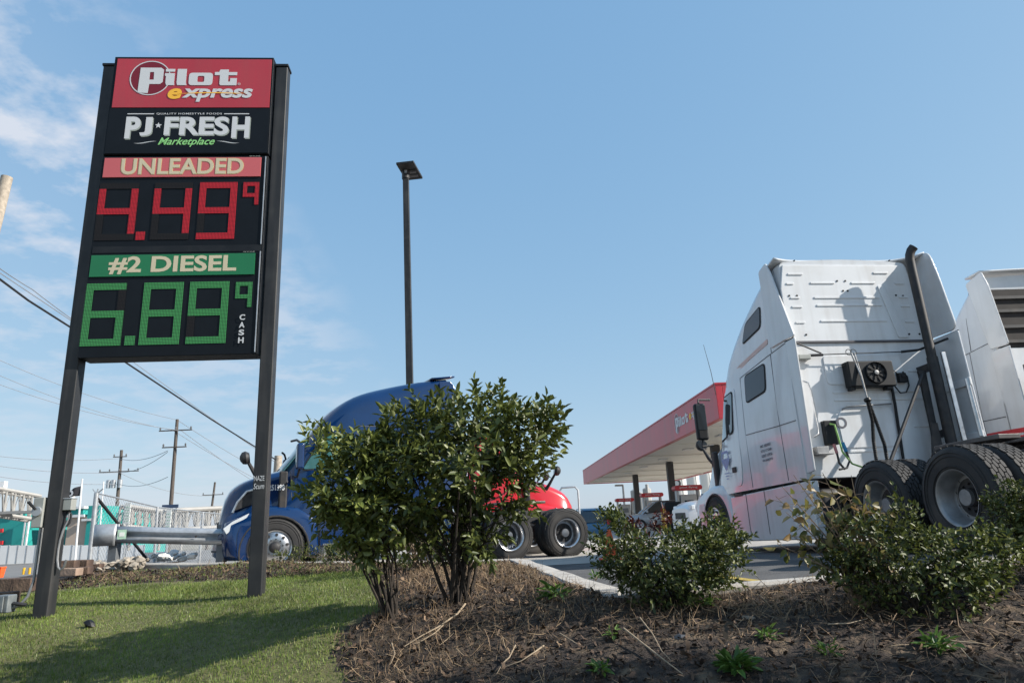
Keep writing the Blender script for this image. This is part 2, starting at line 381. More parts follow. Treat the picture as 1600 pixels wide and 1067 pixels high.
M['mulch'] = mat('dark_mulch_soil', (.030, .021, .016), .95, var=.5, vscale=26, bump=.9, bscale=70, dirt=((.17, .12, .075), .9, 7))
M['turf'] = mat('turf_soil', (.11, .105, .04), .95, var=.4, vscale=14, bump=.5, bscale=60, dirt=((.13, .11, .05), .7, 5))
mb_ = np_mesh('mulch_ground', V, q[~isg], M['mulch'], smooth=True); tag(mb_, kind='structure')
tb_ = np_mesh('lawn_ground', V, q[isg], M['turf'], smooth=True); tag(tb_, kind='structure')

def zsoil(x, y): return float(soil(x, y) + bumps(np.float64(x), np.float64(y)) * (.4 if inpoly(np.array([x]), np.array([y]), GRASS)[0] else 1))
# asphalt lot (sheet), pale concrete apron on top of it, far ground
M['asphalt'] = mat('asphalt', (.085, .082, .080), .9, var=.25, vscale=3, bump=.4, bscale=120, dirt=((.04, .04, .04), .6, 1.2))
M['apron'] = mat('pale_concrete_paving', (.36, .335, .30), .9, var=.14, vscale=1.2, bump=.2, bscale=60, dirt=((.17, .15, .13), .6, .8))
M['far'] = mat('far_ground', (.20, .18, .14), .95, var=.3, vscale=.08)
M['road'] = mat('road_asphalt', (.16, .155, .15), .9, var=.15, vscale=.6)
def sheet(name, x0, x1, y0, y1, nx, ny, zf, m, test=None):
    xs = np.linspace(x0, x1, nx + 1); ys = np.linspace(y0, y1, ny + 1); X, Y = np.meshgrid(xs, ys)
    Z = np.array([[zf(x, y) for x in xs] for y in ys]); V = np.stack([X, Y, Z], -1).reshape(-1, 3); idx = np.arange(V.shape[0]).reshape(X.shape)
    q = np.stack([idx[:-1, :-1], idx[:-1, 1:], idx[1:, 1:], idx[1:, :-1]], -1).reshape(-1, 4)
    if test:
        c = V[q].mean(1); q = q[np.array([test(a, b) for a, b, _ in c])]
    o = np_mesh(name, V, q, m, smooth=True); tag(o, kind='structure'); return o
sheet('parking_lot', -6, 60, 5.3, 110, 132, 210, lot_z, M['asphalt'], lambda x, y: not bool(inpoly(np.array([x]), np.array([y - .25]), BANK)[0]))
sheet('concrete_apron', -6, 60, 12.2, 100, 66, 88, lambda x, y: lot_z(x, y) + .006, M['apron'])
def farz(x, y):
    d = max(0, -x - 6); return -.06 - .45 * min(1, max(0, (y - 14) / 30)) if x < 8 else -.06
sheet('ground', -2600, 2600, -60, 4200, 52, 60, lambda x, y: -1.25, M['far'])
sheet('road', -160, -6.4, 13, 75, 70, 40, lambda x, y: -.15 - .4 * min(1, max(0, (y - 14) / 30)), M['road'])
# kerb: swept profile along the edge of the bank
kb = MB(); rings = []
kp = []
for i in range(len(KERB) - 1):
    a, b = Vector(KERB[i]), Vector(KERB[i + 1]); n = max(1, int((b - a).length / .5))
    for k in range(n): kp.append(a.lerp(b, k / n))
kp.append(Vector(KERB[-1]))
kw = lambda p: .26 if -.3 < p.x < .7 and p.y > 5.5 else .17
for i, p in enumerate(kp):
    t = (kp[min(i + 1, len(kp) - 1)] - kp[max(0, i - 1)]); t.z = 0; t.normalize(); nrm = Vector((-t.y, t.x, 0))
    w = kw(p) + .01 * math.sin(i * 1.7); h = p.z + .006 * math.sin(i * 2.3)
    pr = [(-.0, -.5), (-.0, -.02), (.02, 0), (w - .02, 0), (w, -.03), (w + .03, -.5)]
    rings.append([Vector((p.x, p.y, h + dz)) + nrm * (d if d else 0) for d, dz in pr])
kb.loft(rings); tag(kb.build('kerb', M['concrete'], smooth=30), kind='structure')
# yellow bay line on the asphalt
M['ypaint'] = mat('worn_yellow_paint', (.42, .30, .06), .8, var=.4, vscale=9)
yl = MB()
def lineq(a, b, w):
    a, b = Vector((*a, 0)), Vector((*b, 0)); t = (b - a).normalized(); nrm = Vector((-t.y, t.x, 0)) * w / 2; n = 12
    for k in range(n):
        p0, p1 = a.lerp(b, k / n), a.lerp(b, (k + 1) / n)
        vs = [Vector((v.x, v.y, lot_z(v.x, v.y) + .008)) for v in (p0 - nrm, p1 - nrm, p1 + nrm, p0 + nrm)]
        yl.add(vs, [(0, 1, 2, 3)])
lineq((1.1, 6.55), (4.2, 6.75), .1); lineq((2.3, 6.0), (1.6, 12), .1)
tag(yl.build('bay_marking', M['ypaint'], smooth=0), kind='structure')

# ---------------------------------------------------------------- price sign
a_ = R(4.2); so = at(48, 957, 7.35)
sg = empty('price_sign', 'tall two-post fuel price sign with red brand panel on top and LED prices', 'price sign', so, a_)
def sbox(name, u0, u1, z0, z1, y0, y1, m, parent=sg, bevel=.006): return MB().box(((u0 + u1) / 2, (y0 + y1) / 2, (z0 + z1) / 2), (u1 - u0, y1 - y0, z1 - z0)).build(name, m, parent, bevel=bevel)
for u0 in (0.01, 2.135):
    p = sbox('post', u0, u0 + .15, -.6, 6.44, 0, .155, M['pole'], bevel=.014)
    sbox('post_cap', u0 - .01, u0 + .16, 6.44, 6.475, -.01, .165, M['black'], p)
sbox('brand_cabinet', .172, 2.122, 5.16, 6.53, -.055, .21, M['signblack'])
price = sbox('price_cabinet', .168, 2.118, 2.64, 5.135, -.05, .215, M['signblack'])
sbox('cabinet_lip', .19, 2.10, 3.885, 3.965, -.056, -.0505, M['black'], price, bevel=0)
for z0, z1 in ((3.97, 5.12), (2.66, 3.88)):      # pale edge strips on the right side of each cabinet
    sbox('edge_strip', 2.088, 2.098, z0, z1, -.062, -.0505, M['galv'], price, bevel=0)
y1 = -.058
bp = sbox('brand_panel', .212, 2.10, 5.80, 6.495, -.064, -.0555, M['signred'], bevel=0)
rp = sbox('market_panel', .192, 2.108, 5.17, 5.785, -.064, -.0555, M['signblack'], bevel=0)
SM = T(0, -.0658, 0) @ SIGNM
SM2 = T(0, -.0672, 0) @ SIGNM
SM3 = T(0, -.0686, 0) @ SIGNM
SM4 = T(0, -.0700, 0) @ SIGNM
def brand(Mof, parent, f=lambda x, y: (x, y), dx=0, dy=0):
    """the word mark: disc, ring, five heavy letters and the italic second word"""
    L = lambda lp: [f(x, y) for x, y in lp]
    pass
    flat('emblem_disc', [L(circle(.632, 6.216, .240))], Mof(0), M['signdark'], parent)
    flat('emblem_ring', [L(circle(.632, 6.216, .247)), L(circle(.632, 6.216, .234))], Mof(1), M['wh'], parent)
    k = .0
    P_ = [(.505, 6.363), (.755, 6.363), (.788, 6.335), (.788, 6.160), (.758, 6.128), (.628, 6.128), (.622, 5.998), (.498, 6.006)]
    Pi = [(.624, 6.300), (.672, 6.300), (.676, 6.190), (.624, 6.190)]
    i1 = [(.812, 6.346), (.925, 6.346), (.925, 6.306), (.812, 6.306)]
    i2 = [(.806, 6.284), (.925, 6.284), (.925, 6.150), (.932, 6.112), (.832, 6.112), (.820, 6.15), (.820, 6.245), (.806, 6.245)]
    l_ = [(.955, 6.346), (1.068, 6.346), (1.068, 6.150), (1.080, 6.112), (.965, 6.112), (.955, 6.150)]
    o1 = roundpoly([(1.100, 6.292), (1.390, 6.292), (1.390, 6.112), (1.100, 6.112)], .045)
    o2 = roundpoly([(1.205, 6.246), (1.288, 6.246), (1.288, 6.158), (1.205, 6.158)], .02)
    t_ = [(1.412, 6.303), (1.462, 6.303), (1.478, 6.340), (1.580, 6.340), (1.580, 6.303), (1.686, 6.303), (1.686, 6.258), (1.580, 6.258), (1.580, 6.165), (1.604, 6.165), (1.604, 6.215), (1.686, 6.215), (1.686, 6.112), (1.49, 6.112), (1.476, 6.130), (1.476, 6.258), (1.412, 6.258)]
    flat('brand_lettering', [L(x) for x in (P_, Pi, i1, i2, l_, o1, o2, t_)], Mof(2), M['wh'], parent)
    a, b = f(.862 + dx, 5.916 + dy); c, d = f(1.03 + dx, 6.066 + dy)
    text('brand_second_word', 'e', (a, b, c, d), Mof(2), M['yellowl'], parent, shear=.18, offset=.035)
    a, b = f(1.035 + dx, 5.876 + dy); c, d = f(1.89 + dx, 6.066 + dy)
    text('brand_second_word', 'xpress', (a, b, c, d), Mof(2), M['wh'], parent, shear=.18, offset=.03)
    sw = [(.98, 5.990), (1.2, 6.008), (1.45, 6.012), (1.7, 6.002), (1.82, 6.0), (1.7, 5.992), (1.45, 5.998), (1.2, 5.994)]
    flat('brand_swoosh', [L([(x + dx, y + dy) for x, y in sw])], Mof(3), M['yellowl'], parent)
brand(lambda i: (SM, SM2, SM3, SM4)[i], bp)
text('registered_mark', '®', (1.70, 6.115, 1.735, 6.15), SM3, M['wh'], bp)
# market panel
text('small_line', 'QUALITY HOMESTYLE FOODS', (.752, 5.694, 1.535, 5.722), SM, M['wh'], rp, offset=.008, spacing=1.15)
flat('rule', [[(.408, 5.702), (.722, 5.702), (.722, 5.714), (.408, 5.714)]], SM, M['wh'], rp)
flat('rule', [[(1.562, 5.702), (1.863, 5.702), (1.863, 5.714), (1.562, 5.714)]], SM, M['wh'], rp)
def mk(dx, dy, Mx, m):
    text('market_lettering', 'P', (.402 + dx, 5.368 + dy, .576 + dx, 5.668 + dy), Mx, m, rp, offset=.04)
    text('market_lettering', 'J', (.572 + dx, 5.405 + dy, .715 + dx, 5.662 + dy), Mx, m, rp, offset=.04)
    text('market_lettering', 'FRES', (.860 + dx, 5.412 + dy, 1.628 + dx, 5.668 + dy), Mx, m, rp, offset=.035)
    text('market_lettering', 'H', (1.665 + dx, 5.372 + dy, 1.878 + dx, 5.668 + dy), Mx, m, rp, offset=.04)
mk(.012, -.014, SM, M['shadowlet']); mk(0, 0, SM2, M['wh'])
flat('star', [[(.789 + r_ * math.sin(k * math.pi / 5), 5.547 + r_ * math.cos(k * math.pi / 5)) for k, r_ in zip(range(10), [.042, .018] * 5)]], SM2, M['wh'], rp)
text('script_lettering', 'Marketplace', (.805, 5.25, 1.475, 5.378), SM2, M['greenl'], rp, shear=.4, offset=.012)
for s_, x0, x1 in ((1, .52, .785), (-1, 1.50, 1.765)):
    up_ = [(x0 + (x1 - x0) * k / 10, 5.318 + s_ * .014 * math.sin((k / 10 - .5) * 4.2)) for k in range(11)]
    flat('flourish', [up_ + [(x, y - .010 * math.sin(math.pi * (i + .3) / 10.6)) for i, (x, y) in reversed(list(enumerate(up_)))]], SM, M['wh'], rp)
# grade panels
gp = sbox('grade_panel', .205, 2.04, 4.852, 5.108, -.064, -.0505, M['signpink'], bevel=0)
M['goldl'] = mat('gold_outline', (.62, .46, .22), .6)
text('grade_lettering', 'UNLEADED', (.403, 4.879, 1.842, 5.100), SM, M['goldl'], gp, offset=.034)
text('grade_lettering', 'UNLEADED', (.410, 4.886, 1.835, 5.093), SM2, M['cream'], gp, offset=.014)
gd = sbox('grade_panel', .192, 2.035, 3.592, 3.856, -.064, -.0505, M['signgreen'], bevel=0)
text('grade_lettering', '#2 DIESEL', (.396, 3.618, 1.830, 3.836), SM, M['cream'], gd, offset=.028)
for z in (5.116, 3.866): text('maker_plate', 'SKYLINE', (1.90, z, 2.03, z + .013), SM, M['shadowlet'], price)
# LED digits
SEG = {'4': 'fgbc', '9': 'abcdfg', '6': 'acdefg', '8': 'abcdefg', 'q': 'abcfg'}
def digit(ch, u0, u1, z0, z1, t, m):
    zm = (z0 + z1) / 2; g = t / 2
    rect = {'a': (u0, z1 - t, u1, z1), 'd': (u0, z0, u1, z0 + t), 'g': (u0, zm - g, u1, zm + g), 'f': (u0, zm + g, u0 + t, z1 - t), 'b': (u1 - t, zm + g, u1, z1 - t), 'e': (u0, z0 + t, u0 + t, zm - g), 'c': (u1 - t, z0 + t, u1, zm - g)}
    on, off = MB(), []
    for k, (a, b, c, d) in rect.items():
        if ch == 'q' and k in 'ed': continue
        bx3 = (((a + c) / 2, -.0545, (b + d) / 2), (c - a, .006, d - b))
        if k in SEG[ch]: on.box(*bx3)
        else: off.append(bx3)
    o = on.build('digit', m, sg, smooth=0)
    for bx3 in off: MB().box(*bx3).build('unlit_segment', M['ledoff'], o, smooth=0)
    return o
def face(u0, u1, z0, z1): sbox('digit_backing', u0, u1, z0, z1, -.0525, -.0502, M['signblack'], price, bevel=0)
zt, zb = 4.778, 4.044
for ch, u0, u1 in (('4', .188, .632), ('4', .818, 1.254), ('9', 1.342, 1.777)): digit(ch, u0, u1, zb, zt, .077, M['ledred'])
digit('q', 1.846, 2.034, 4.437, 4.776, .046, M['ledred'])
MB().box((.708, -.0545, 4.096), (.106, .006, .104)).build('decimal_point', M['ledred'], sg, smooth=0)
zt, zb = 3.513, 2.776
for ch, u0, u1 in (('6', .177, .615), ('8', .813, 1.25), ('9', 1.324, 1.762)): digit(ch, u0, u1, zb, zt, .079, M['ledgreen'])
digit('q', 1.838, 2.022, 3.150, 3.503, .046, M['ledgreen'])
MB().box((.712, -.0545, 2.829), (.110, .006, .104)).build('decimal_point', M['ledgreen'], sg, smooth=0)
for i, c in enumerate('CASH'): text('cash_letter', c, (1.905, 3.038 - i * .0905, 1.966, 3.105 - i * .0905), SM, M['wh'], price, offset=.03)
# electrical gear on the left post
M['greybox'] = mat('grey_enclosure', (.30, .31, .29), .5, .1, var=.1, vscale=6, dirt=((.16, .14, .12), .4, 6))
jb = MB().box((.205, .085, 1.063), (.088, .1, .118)).build('junction_box', M['greybox'], sg, bevel=.006)
MB().box((.205, .085, 1.126), (.098, .112, .010)).build('box_lid', M['galv'], jb, bevel=.002)
MB().tube([(.205, .085, 1.005), (.205, .085, .965)], .022, 10).build('gland', M['black'], jb)
MB().tube([(.215, .08, .97), (.222, .07, .92), (.212, .06, .87), (.19, .05, .80), (.175, .04, .70), (.172, .035, .60), (.178, .03, .50), (.195, .03, .43), (.225, .03, .40), (.255, .03, .43), (.268, .03, .50)], .0125, 8).build('conduit_loop', M['dullmetal'], sg)
MB().tube([(.235, .08, .97), (.245, .07, .92), (.24, .06, .87), (.215, .055, .84)], .010, 8).build('cable', M['wire'], sg)
db = MB().box((-.055, .05, .99), (.105, .14, .31)).build('switch_box', M['greybox'], sg, bevel=.008)
MB().tube([(-.055, -.02, 1.0), (-.055, -.045, 1.0)], .05, 18).build('switch_plate', M['galv'], db, bevel=.003)
MB().tube([(-.06, -.05, 1.02), (-.135, -.06, 1.10)], [.012, .016], 8).build('switch_handle', M['black'], db)
MB().tube([(-.03, .03, .84), (-.03, .03, .3), (-.05, .0, .16), (-.11, -.02, .075), (-.2, -.03, .05)], .014, 8).build('conduit', M['dullmetal'], sg)
# scratched tag on the right post
GM = T(0, -.004, 0) @ SIGNM
text('graffiti', 'NAZE', (2.146, 1.232, 2.258, 1.285), GM, M['wh'], sg, shear=-.1)
text('graffiti', 'Scum', (2.146, 1.145, 2.258, 1.205), GM, M['wh'], sg, shear=.2)

# ---------------------------------------------------------------- truck tractors
def interp(tab, y):
    if y <= tab[0][0]: return tab[0][1]
    for (a, b), (c, d) in zip(tab, tab[1:]):
        if y <= c: return b + (d - b) * (y - a) / (c - a)
    return tab[-1][1]
def smoothtab(tab, n=4):
    """Catmull-Rom through the table for rounder profiles"""
    pts = [Vector(p) for p in tab]; out = []
    for i in range(len(pts) - 1):
        p0, p1, p2, p3 = pts[max(i - 1, 0)], pts[i], pts[i + 1], pts[min(i + 2, len(pts) - 1)]
        for k in range(n):
            t = k / n
            out.append(tuple(.5 * ((2 * p1) + (p2 - p0) * t + (2 * p0 - 5 * p1 + 4 * p2 - p3) * t * t + (3 * p1 - p0 - 3 * p2 + p3) * t ** 3)))
    out.append(tuple(pts[-1])); return out
TYRE = {}
def make_tyre(kind, w, r=.52):
    """tyre mesh about the x axis, outer face on -x; blocks of the tread are real"""
    h = w / 2; e_ = r - .52
    b = MB()
    prof = [(-h + .03, .285), (-h + .005, .31), (-h, .38 + e_ * .5), (-h + .004, .45 + e_), (-h + .022, .495 + e_), (-h + .045, r - .012), (0, r - .008), (h - .045, r - .012), (h - .022, .495 + e_), (h - .004, .45 + e_), (h, .38 + e_ * .5), (h - .005, .31), (h - .03, .285)]
    b.lathe(prof, (1, 0, 0), (0, 0, 0), 56, closed=True)
    for rr_ in (.33, .43, .47): b.lathe([(-h - .002, rr_ - .004), (-h - .006, rr_), (-h - .002, rr_ + .004), (-h + .006, rr_)], (1, 0, 0), (0, 0, 0), 48, closed=True)
    n = 34
    for col in range(-2, 3):
        cxp = col * (w - .06) / 5
        for k in range(n):
            a = 2 * math.pi * (k + (.5 if col % 2 else 0)) / n; hw = (w - .06) / 11 * 1.0; hl = math.pi * r / n * .88
            if abs(col) == 2: hw *= 1.05
            poly = [(-hw * .62, -hl), (hw * .62, -hl), (hw, 0), (hw * .62, hl), (-hw * .62, hl), (-hw, 0)]
            er = Vector((0, math.cos(a), math.sin(a))); et = Vector((0, -math.sin(a), math.cos(a)))
            b.prism(poly, Vector((cxp, 0, 0)) + er * (r - .014), (1, 0, 0), et, er * .016)
    return b
def tyre(parent, x, y, z, side, w=.27, rim='alloy', deep=False, rimmat=None, r=.52):
    """side -1: outer face towards -x"""
    key = (w, r)
    if key not in TYRE:
        o = make_tyre('t', w, r).build('tyre', M['tyre'], parent, smooth=40); TYRE[key] = o.data
    else: o = link('tyre', TYRE[key], None, parent)
    o.location = (x, y, z); o.rotation_euler = (rnd.random() * 6, 0, 0 if side < 0 else math.pi)
    rm = rimmat or M['alloy']; rk = ('rim', w, deep, rm.name)
    h = w / 2
    if rk not in TYRE:
        b = MB()
        if deep:
            b.lathe([(-h + .01, .295), (-h + .0, .300), (-h + .004, .288), (-h + .03, .268), (-h + .17, .25), (-h + .19, .235), (-h + .195, .09), (-h + .10, .085), (-h + .095, .0), (-h + .30, 0), (-h + .30, .27)], (1, 0, 0), (0, 0, 0), 40, closed=True)
        else:
            b.lathe([(-h + .01, .297), (-h - .004, .300), (-h + .004, .284), (-h + .03, .272), (-h + .025, .255), (-h - .005, .20), (-h - .008, .10), (-h + .02, 0), (h - .03, 0), (h - .03, .285)], (1, 0, 0), (0, 0, 0), 40, closed=True)
        ro = b.build('rim', rm, o, smooth=35); TYRE[rk] = ro.data
    else: ro = link('rim', TYRE[rk], None, o)
    hk = ('hub', w, deep)
    if hk not in TYRE:
        b = MB(); zf = -h + (.19 if deep else -.006)
        for k in range(10):
            a = 2 * math.pi * k / 10; cy_, cz_ = math.cos(a), math.sin(a)
            b.tube([(zf + .02, cy_ * .222, cz_ * .222), (zf - .012 if not deep else zf + .02, cy_ * .222, cz_ * .222)], .026 if not deep else .03, 10)
            b.tube([(zf + .02, cy_ * .142, cz_ * .142), (zf - .03, cy_ * .142, cz_ * .142)], .014, 6)
        if deep: b.lathe([(zf + .012, .205), (zf - .004, .20), (zf - .006, .10), (zf + .012, .095)], (1, 0, 0), (0, 0, 0), 28, closed=True)
        b.lathe([(zf + .03, .10), (zf - .03, .098), (zf - .055, .085), (zf - .075, .05), (zf - .078, 0)], (1, 0, 0), (0, 0, 0), 20)
        ho = b.build('hub_and_nuts', M['frame'], o); TYRE[hk] = ho.data
    else: link('hub_and_nuts', TYRE[hk], None, o)
    return o

def tractor(label, loc, rz, p, group=None, tilt=0):
    g = p.get; root = empty('tractor_truck', label, 'truck', loc, rz, group, tilt)
    paint = p['paint']; boc = p['boc']; st = p['steer']; hw = 1.22; lit = p.get('detail', 0)
    roof = smoothtab(p['roof']); cow = st + p.get('cow', -.1)
    # --- cab shell
    def ring(y, w, zb, zt, r, lean):
        pts = [(-w, zb), (-w, zb + (zt - r - zb) * .35), (-w + lean * .4, zb + (zt - r - zb) * .7), (-w + lean, zt - r)]
        for k in range(1, 7):
            a = math.pi / 2 * k / 6; pts.append((-w + lean + r - r * math.cos(a), zt - r + r * math.sin(a)))
        for k in range(1, 6): pts.append(((w - lean - r) * (-1 + 2 * k / 6), zt + .05 * math.sin(math.pi * k / 6)))
        pts += [(-x, z) for x, z in pts[9::-1]]
        return [Vector((x, y, z)) for x, z in pts]
    def shoulder(y, f_): return .10 + .22 * min(1, max(0, (y - boc - .15) / 1.1)) + .08 * f_
    ys = sorted(set([boc, boc + .03] + [boc + (cow - boc) * k / 22 for k in range(1, 23)]))
    rings = []
    for y in ys:
        f_ = max(0, (y - (cow - 1.25)) / 1.25); zt = interp(roof, y)
        w = hw - .14 * f_ ** 1.6; zb = 1.02
        r = min(shoulder(y, f_), (zt - zb) * .4); lean = .06 + .05 * max(0, zt - 2.6) / 1.6 + .10 * f_
        rings.append(ring(y, w, zb, zt, r, lean))
    shell = MB().loft(rings).build('cab', paint, root, smooth=50)
    # --- windscreen following the shell
    wy0, wy1 = p['ws']; gl = p.get('glass', M['glass'])
    def wsf(u, v):
        y = wy0 + (wy1 - wy0) * v; f_ = max(0, (y - (cow - 1.25)) / 1.25); x = (u * 2 - 1) * (hw - .14 * f_ ** 1.6 - .17)
        return Vector((x, y + .012, interp(roof, y) + .05 * math.sin(math.pi * u) + .012 - .10 * abs(u * 2 - 1) ** 5))
    MB().grid(wsf, 12, 8).build('windscreen', gl, root, smooth=60, solid=.008)
    # visor over the screen
    if g('visor'): MB().grid(lambda u, v: Vector(((u * 2 - 1) * 1.05, wy0 - .12 + .34 * v + .04, interp(roof, wy0 - .1) + .035 + .04 * math.sin(math.pi * u) - .16 * v)), 10, 4).build('sun_visor', p.get('visor', paint), root, solid=.02)
    # --- hood
    nose = st + p.get('nose', .95); hood = smoothtab(p['hood']); rr = []
    n = 14
    for k in range(n + 1):
        y = cow - .05 + (nose - cow + .05) * k / n; f_ = k / n
        w = 1.06 - .06 * f_ - .07 * f_ ** 4; zt = interp(hood, y); zb = .95 - .25 * f_
        rr.append(ring(y, w, min(zb, zt - .3), zt, .22, .05 + .12 * f_))
    hoodo = MB().loft(rr).build('hood', paint, root, smooth=50)
    # grille on the nose, bumper
    gr = MB().box((0, nose - .0, .5 * (hood[-1][1] + .75)), (1.25, .06, (hood[-1][1] - .82))).build('grille', M['frame'], root, bevel=.03)
    brr = []
    for k in range(15):
        x = -1.2 + 2.4 * k / 14; e = abs(x) / 1.2; yb = nose + .10 - .42 * e ** 2.6
        brr.append([Vector((x, yb - d, z)) for d, z in ((.02, .40), (0, .50), (.0, .78), (.05, .92), (.3, .92), (.42, .62), (.36, .34), (.12, .32))])
    bump = MB().loft(brr).build('bumper', paint, root, smooth=50)
    MB().loft([[Vector((v.x * .985, v.y + .004 - (0.03 if i in (0, 7) else 0), v.z if i not in (2, 3) else .47)) for i, v in enumerate(r_)] for r_ in brr]).build('lower_valance', M['frame'], bump, smooth=50)
    # --- fenders with wheel arch
    for s in (-1, 1):
        arch = [(st + .60 * math.cos(R(a)), .47 + .60 * math.sin(R(a))) for a in range(-12, 193, 12)]
        outline = [(st + .60, .35), (nose - .12, .40), (nose - .05, .72), (nose - .10, .98), (nose - .42, 1.15), (st + .1, 1.27), (st - .42, 1.24), (st - .72, 1.06), (st - .78, .98), (st - .78, .36), (st - .6, .34)]
        poly = roundpoly(outline, .12, 4) ; poly = [q for q in poly if True]
        loops = outline[:1] + [q for q in outline[1:]] + arch[::-1]
        b = MB(); cut = outline + arch[::-1]
        x0 = s * .66; f1 = bmesh.new()
        vs = []
        lay = [(.66, 0), (1.02, 0), (1.10, .02), (1.16, .06), (1.19, .12)]
        ctr = Vector((st, .62))
        rings_ = []
        for xx, ins in lay:
            ring_ = []
            for i, (y, z) in enumerate(cut):
                q = Vector((y, z))
                if i < len(outline) and 1 <= i <= 8: q = q + (ctr - q).normalized() * ins
                ring_.append(Vector((s * xx, q.x, q.y)))
            rings_.append(ring_)
        b.loft(rings_)
        fo = b.build('fender', paint, root, smooth=45)
        MB().tube([(s * 1.185, y, z) for y, z in arch], .022, 6).build('arch_trim', M['frame'], fo)
        # headlight wrapped on the fender corner
        hl = [(nose - .13, .78), (nose - .07, .88), (nose - .22, 1.00), (nose - .50, 1.14), (nose - .46, 1.06), (nose - .28, .90)]
        MB().prism(hl, (s * 1.02, 0, 0), (0, 1, 0), (0, 0, 1), (s * .165, 0, 0)).build('headlight', M['lamp'], root, bevel=.012)
        # side skirts, lower cab, steps
        zb = p.get('skirt', .24)
        sk = roundpoly([(boc - .02, zb), (st - .79, zb), (st - .79, .96), (boc - .02, 1.0)], .03)
        sko = MB().prism(sk, (s * 1.06, 0, 0), (0, 1, 0), (0, 0, 1), (s * .14, 0, 0)).build('side_skirt', paint, root, bevel=.025)
        for yy in p.get('skirt_seams', ()): MB().box((s * 1.203, yy, .62), (.004, .012, .70)).build('seam', M['frame'], sko, smooth=0)
        MB().box((s * 1.203, st - 1.15, .97), (.012, .34, .05)).build('step', M['frame'], sko, bevel=.008)
        if g('skirt_trim'):
            MB().box((s * 1.206, (boc + st - .8) / 2, zb + .03), (.012, st - .9 - boc, .03)).build('trim_strip', M['alloy'], sko, bevel=.004)
            MB().box((s * 1.206, st - 1.5, .985), (.012, 1.3, .07)).build('trim_strip', M['alloy'], sko, bevel=.004)
        MB().box((s * 1.075, cow - .03, 1.50), (.10, .15, .78)).build('cowl_vent', M['frame'], root, bevel=.03)
        # door and side glass
        xs = s * (hw + .004)
        def patch(name, poly, off, th, m_, r_=.05, par=root, xf=None):
            """polygon in (y,z) laid on the side, following the taper of the cab"""
            pl = roundpoly(poly, r_, 4); b_ = MB(); nv = len(pl); vo = []
            def xw(y, z):
                f2 = max(0, (y - (cow - 1.25)) / 1.25); zt_ = interp(roof, y); r2 = min(shoulder(y, f2), (zt_ - 1.02) * .4)
                lean = .06 + .05 * max(0, zt_ - 2.6) / 1.6 + .10 * f2; zs = zt_ - r2; h = (z - 1.02) / (zs - 1.02)
                w = hw - .14 * f2 ** 1.6
                ln = 0 if h < .35 else (lean * .4 * (h - .35) / .35 if h < .7 else lean * (.4 + .6 * (h - .7) / .3))
                if h > 1:
                    dz = min(1, (z - zs) / max(r2, .01)); ln = lean + r2 * (1 - math.sqrt(max(0, 1 - dz * dz)))
                return w - ln
            ri = [Vector((s * (xw(y, z) - .02), y, z)) for y, z in pl]; ro = [Vector((s * (xw(y, z) + off + th), y, z)) for y, z in pl]
            c0 = sum(ro, Vector()) / nv; cc = Vector((s * (xw(c0.y, c0.z) + off + th), c0.y, c0.z))
            b_.add(ri + ro + [cc], [(i, (i + 1) % nv, nv + (i + 1) % nv, nv + i) for i in range(nv)] + [(nv + i, nv + (i + 1) % nv, 2 * nv) for i in range(nv)])
            return b_.build(name, m_, par, smooth=30)
        dw = p['door']
        dpoly = dw['outline']
        door = patch('door', dpoly, .006, .006, paint, .10)
        # dark shut line all round the door
        wpl = p['doorwin']
        patch('window_seal', [(y + (.03 if y > sum(a for a, b in wpl) / len(wpl) else -.03), z + (.03 if z > sum(b for a, b in wpl) / len(wpl) else -.03)) for y, z in wpl], .013, .004, M['rubber'], .09, door)
        patch('door_glass', wpl, .018, .004, gl, .07, door)
        hy, hz = dw['handle']
        MB().box((s * (hw + .012), hy, hz), (.03, .16, .10)).build('door_handle', M['frame'], door, bevel=.015)
        for wp in p.get('sidewins', ()):
            wo = patch('sleeper_window', [(y + (.025 if y > sum(a for a, b in wp) / 4 else -.025), z + (.025 if z > sum(b for a, b in wp) / 4 else -.025)) for y, z in wp], .006, .004, M['rubber'], .10)
            patch('pane', wp, .012, .004, M['sleepglass'], .08, wo)
        for (pts, m_, rad) in p.get('decals', ()): patch('stripe_decal', pts, .004, .003, m_, rad)
        for ln_ in p.get('seams', ()):
            for (ya, za), (yb2, zb2) in zip(ln_, ln_[1:]):
                d_ = Vector((yb2 - ya, zb2 - za)).normalized(); nn = Vector((-d_.y, d_.x)) * .006
                patch('body_seam', [(ya + nn.x, za + nn.y), (yb2 + nn.x, zb2 + nn.y), (yb2 - nn.x, zb2 - nn.y), (ya - nn.x, za - nn.y)], .002, .003, M['seam'], 0)
        if s < 0:
            for (txt, y0_, z0_, y1_, z1_, m_) in p.get('texts', ()):
                xx = -(hw + .012) + (.03 if y0_ > cow - .6 else 0)
                if y0_ > cow: xx = -1.03 - .0
                Mx = Matrix(((0, 0, -1, xx), (-1, 0, 0, 0), (0, 1, 0, 0), (0, 0, 0, 1)))
                text('lettering', txt, (-y0_, z0_, -y1_, z1_), Mx, m_, root, offset=.02)
        # mirrors: big one on an arm beside the door, small one on the hood
        my, mz0, mz1 = p['mirror']; mx_ = hw + p.get('mirx', .30)
        mo = MB().box((s * mx_, my, (mz0 + mz1) / 2), (.23, .14, mz1 - mz0)).build('mirror', p.get('mirmat', M['black']), root, bevel=.045, segs=3)
        MB().box((s * mx_, my - .073, (mz0 + mz1) / 2 + .08), (.18, .008, (mz1 - mz0) * .68)).build('mirror_glass', M['mirror'], mo, bevel=.003)
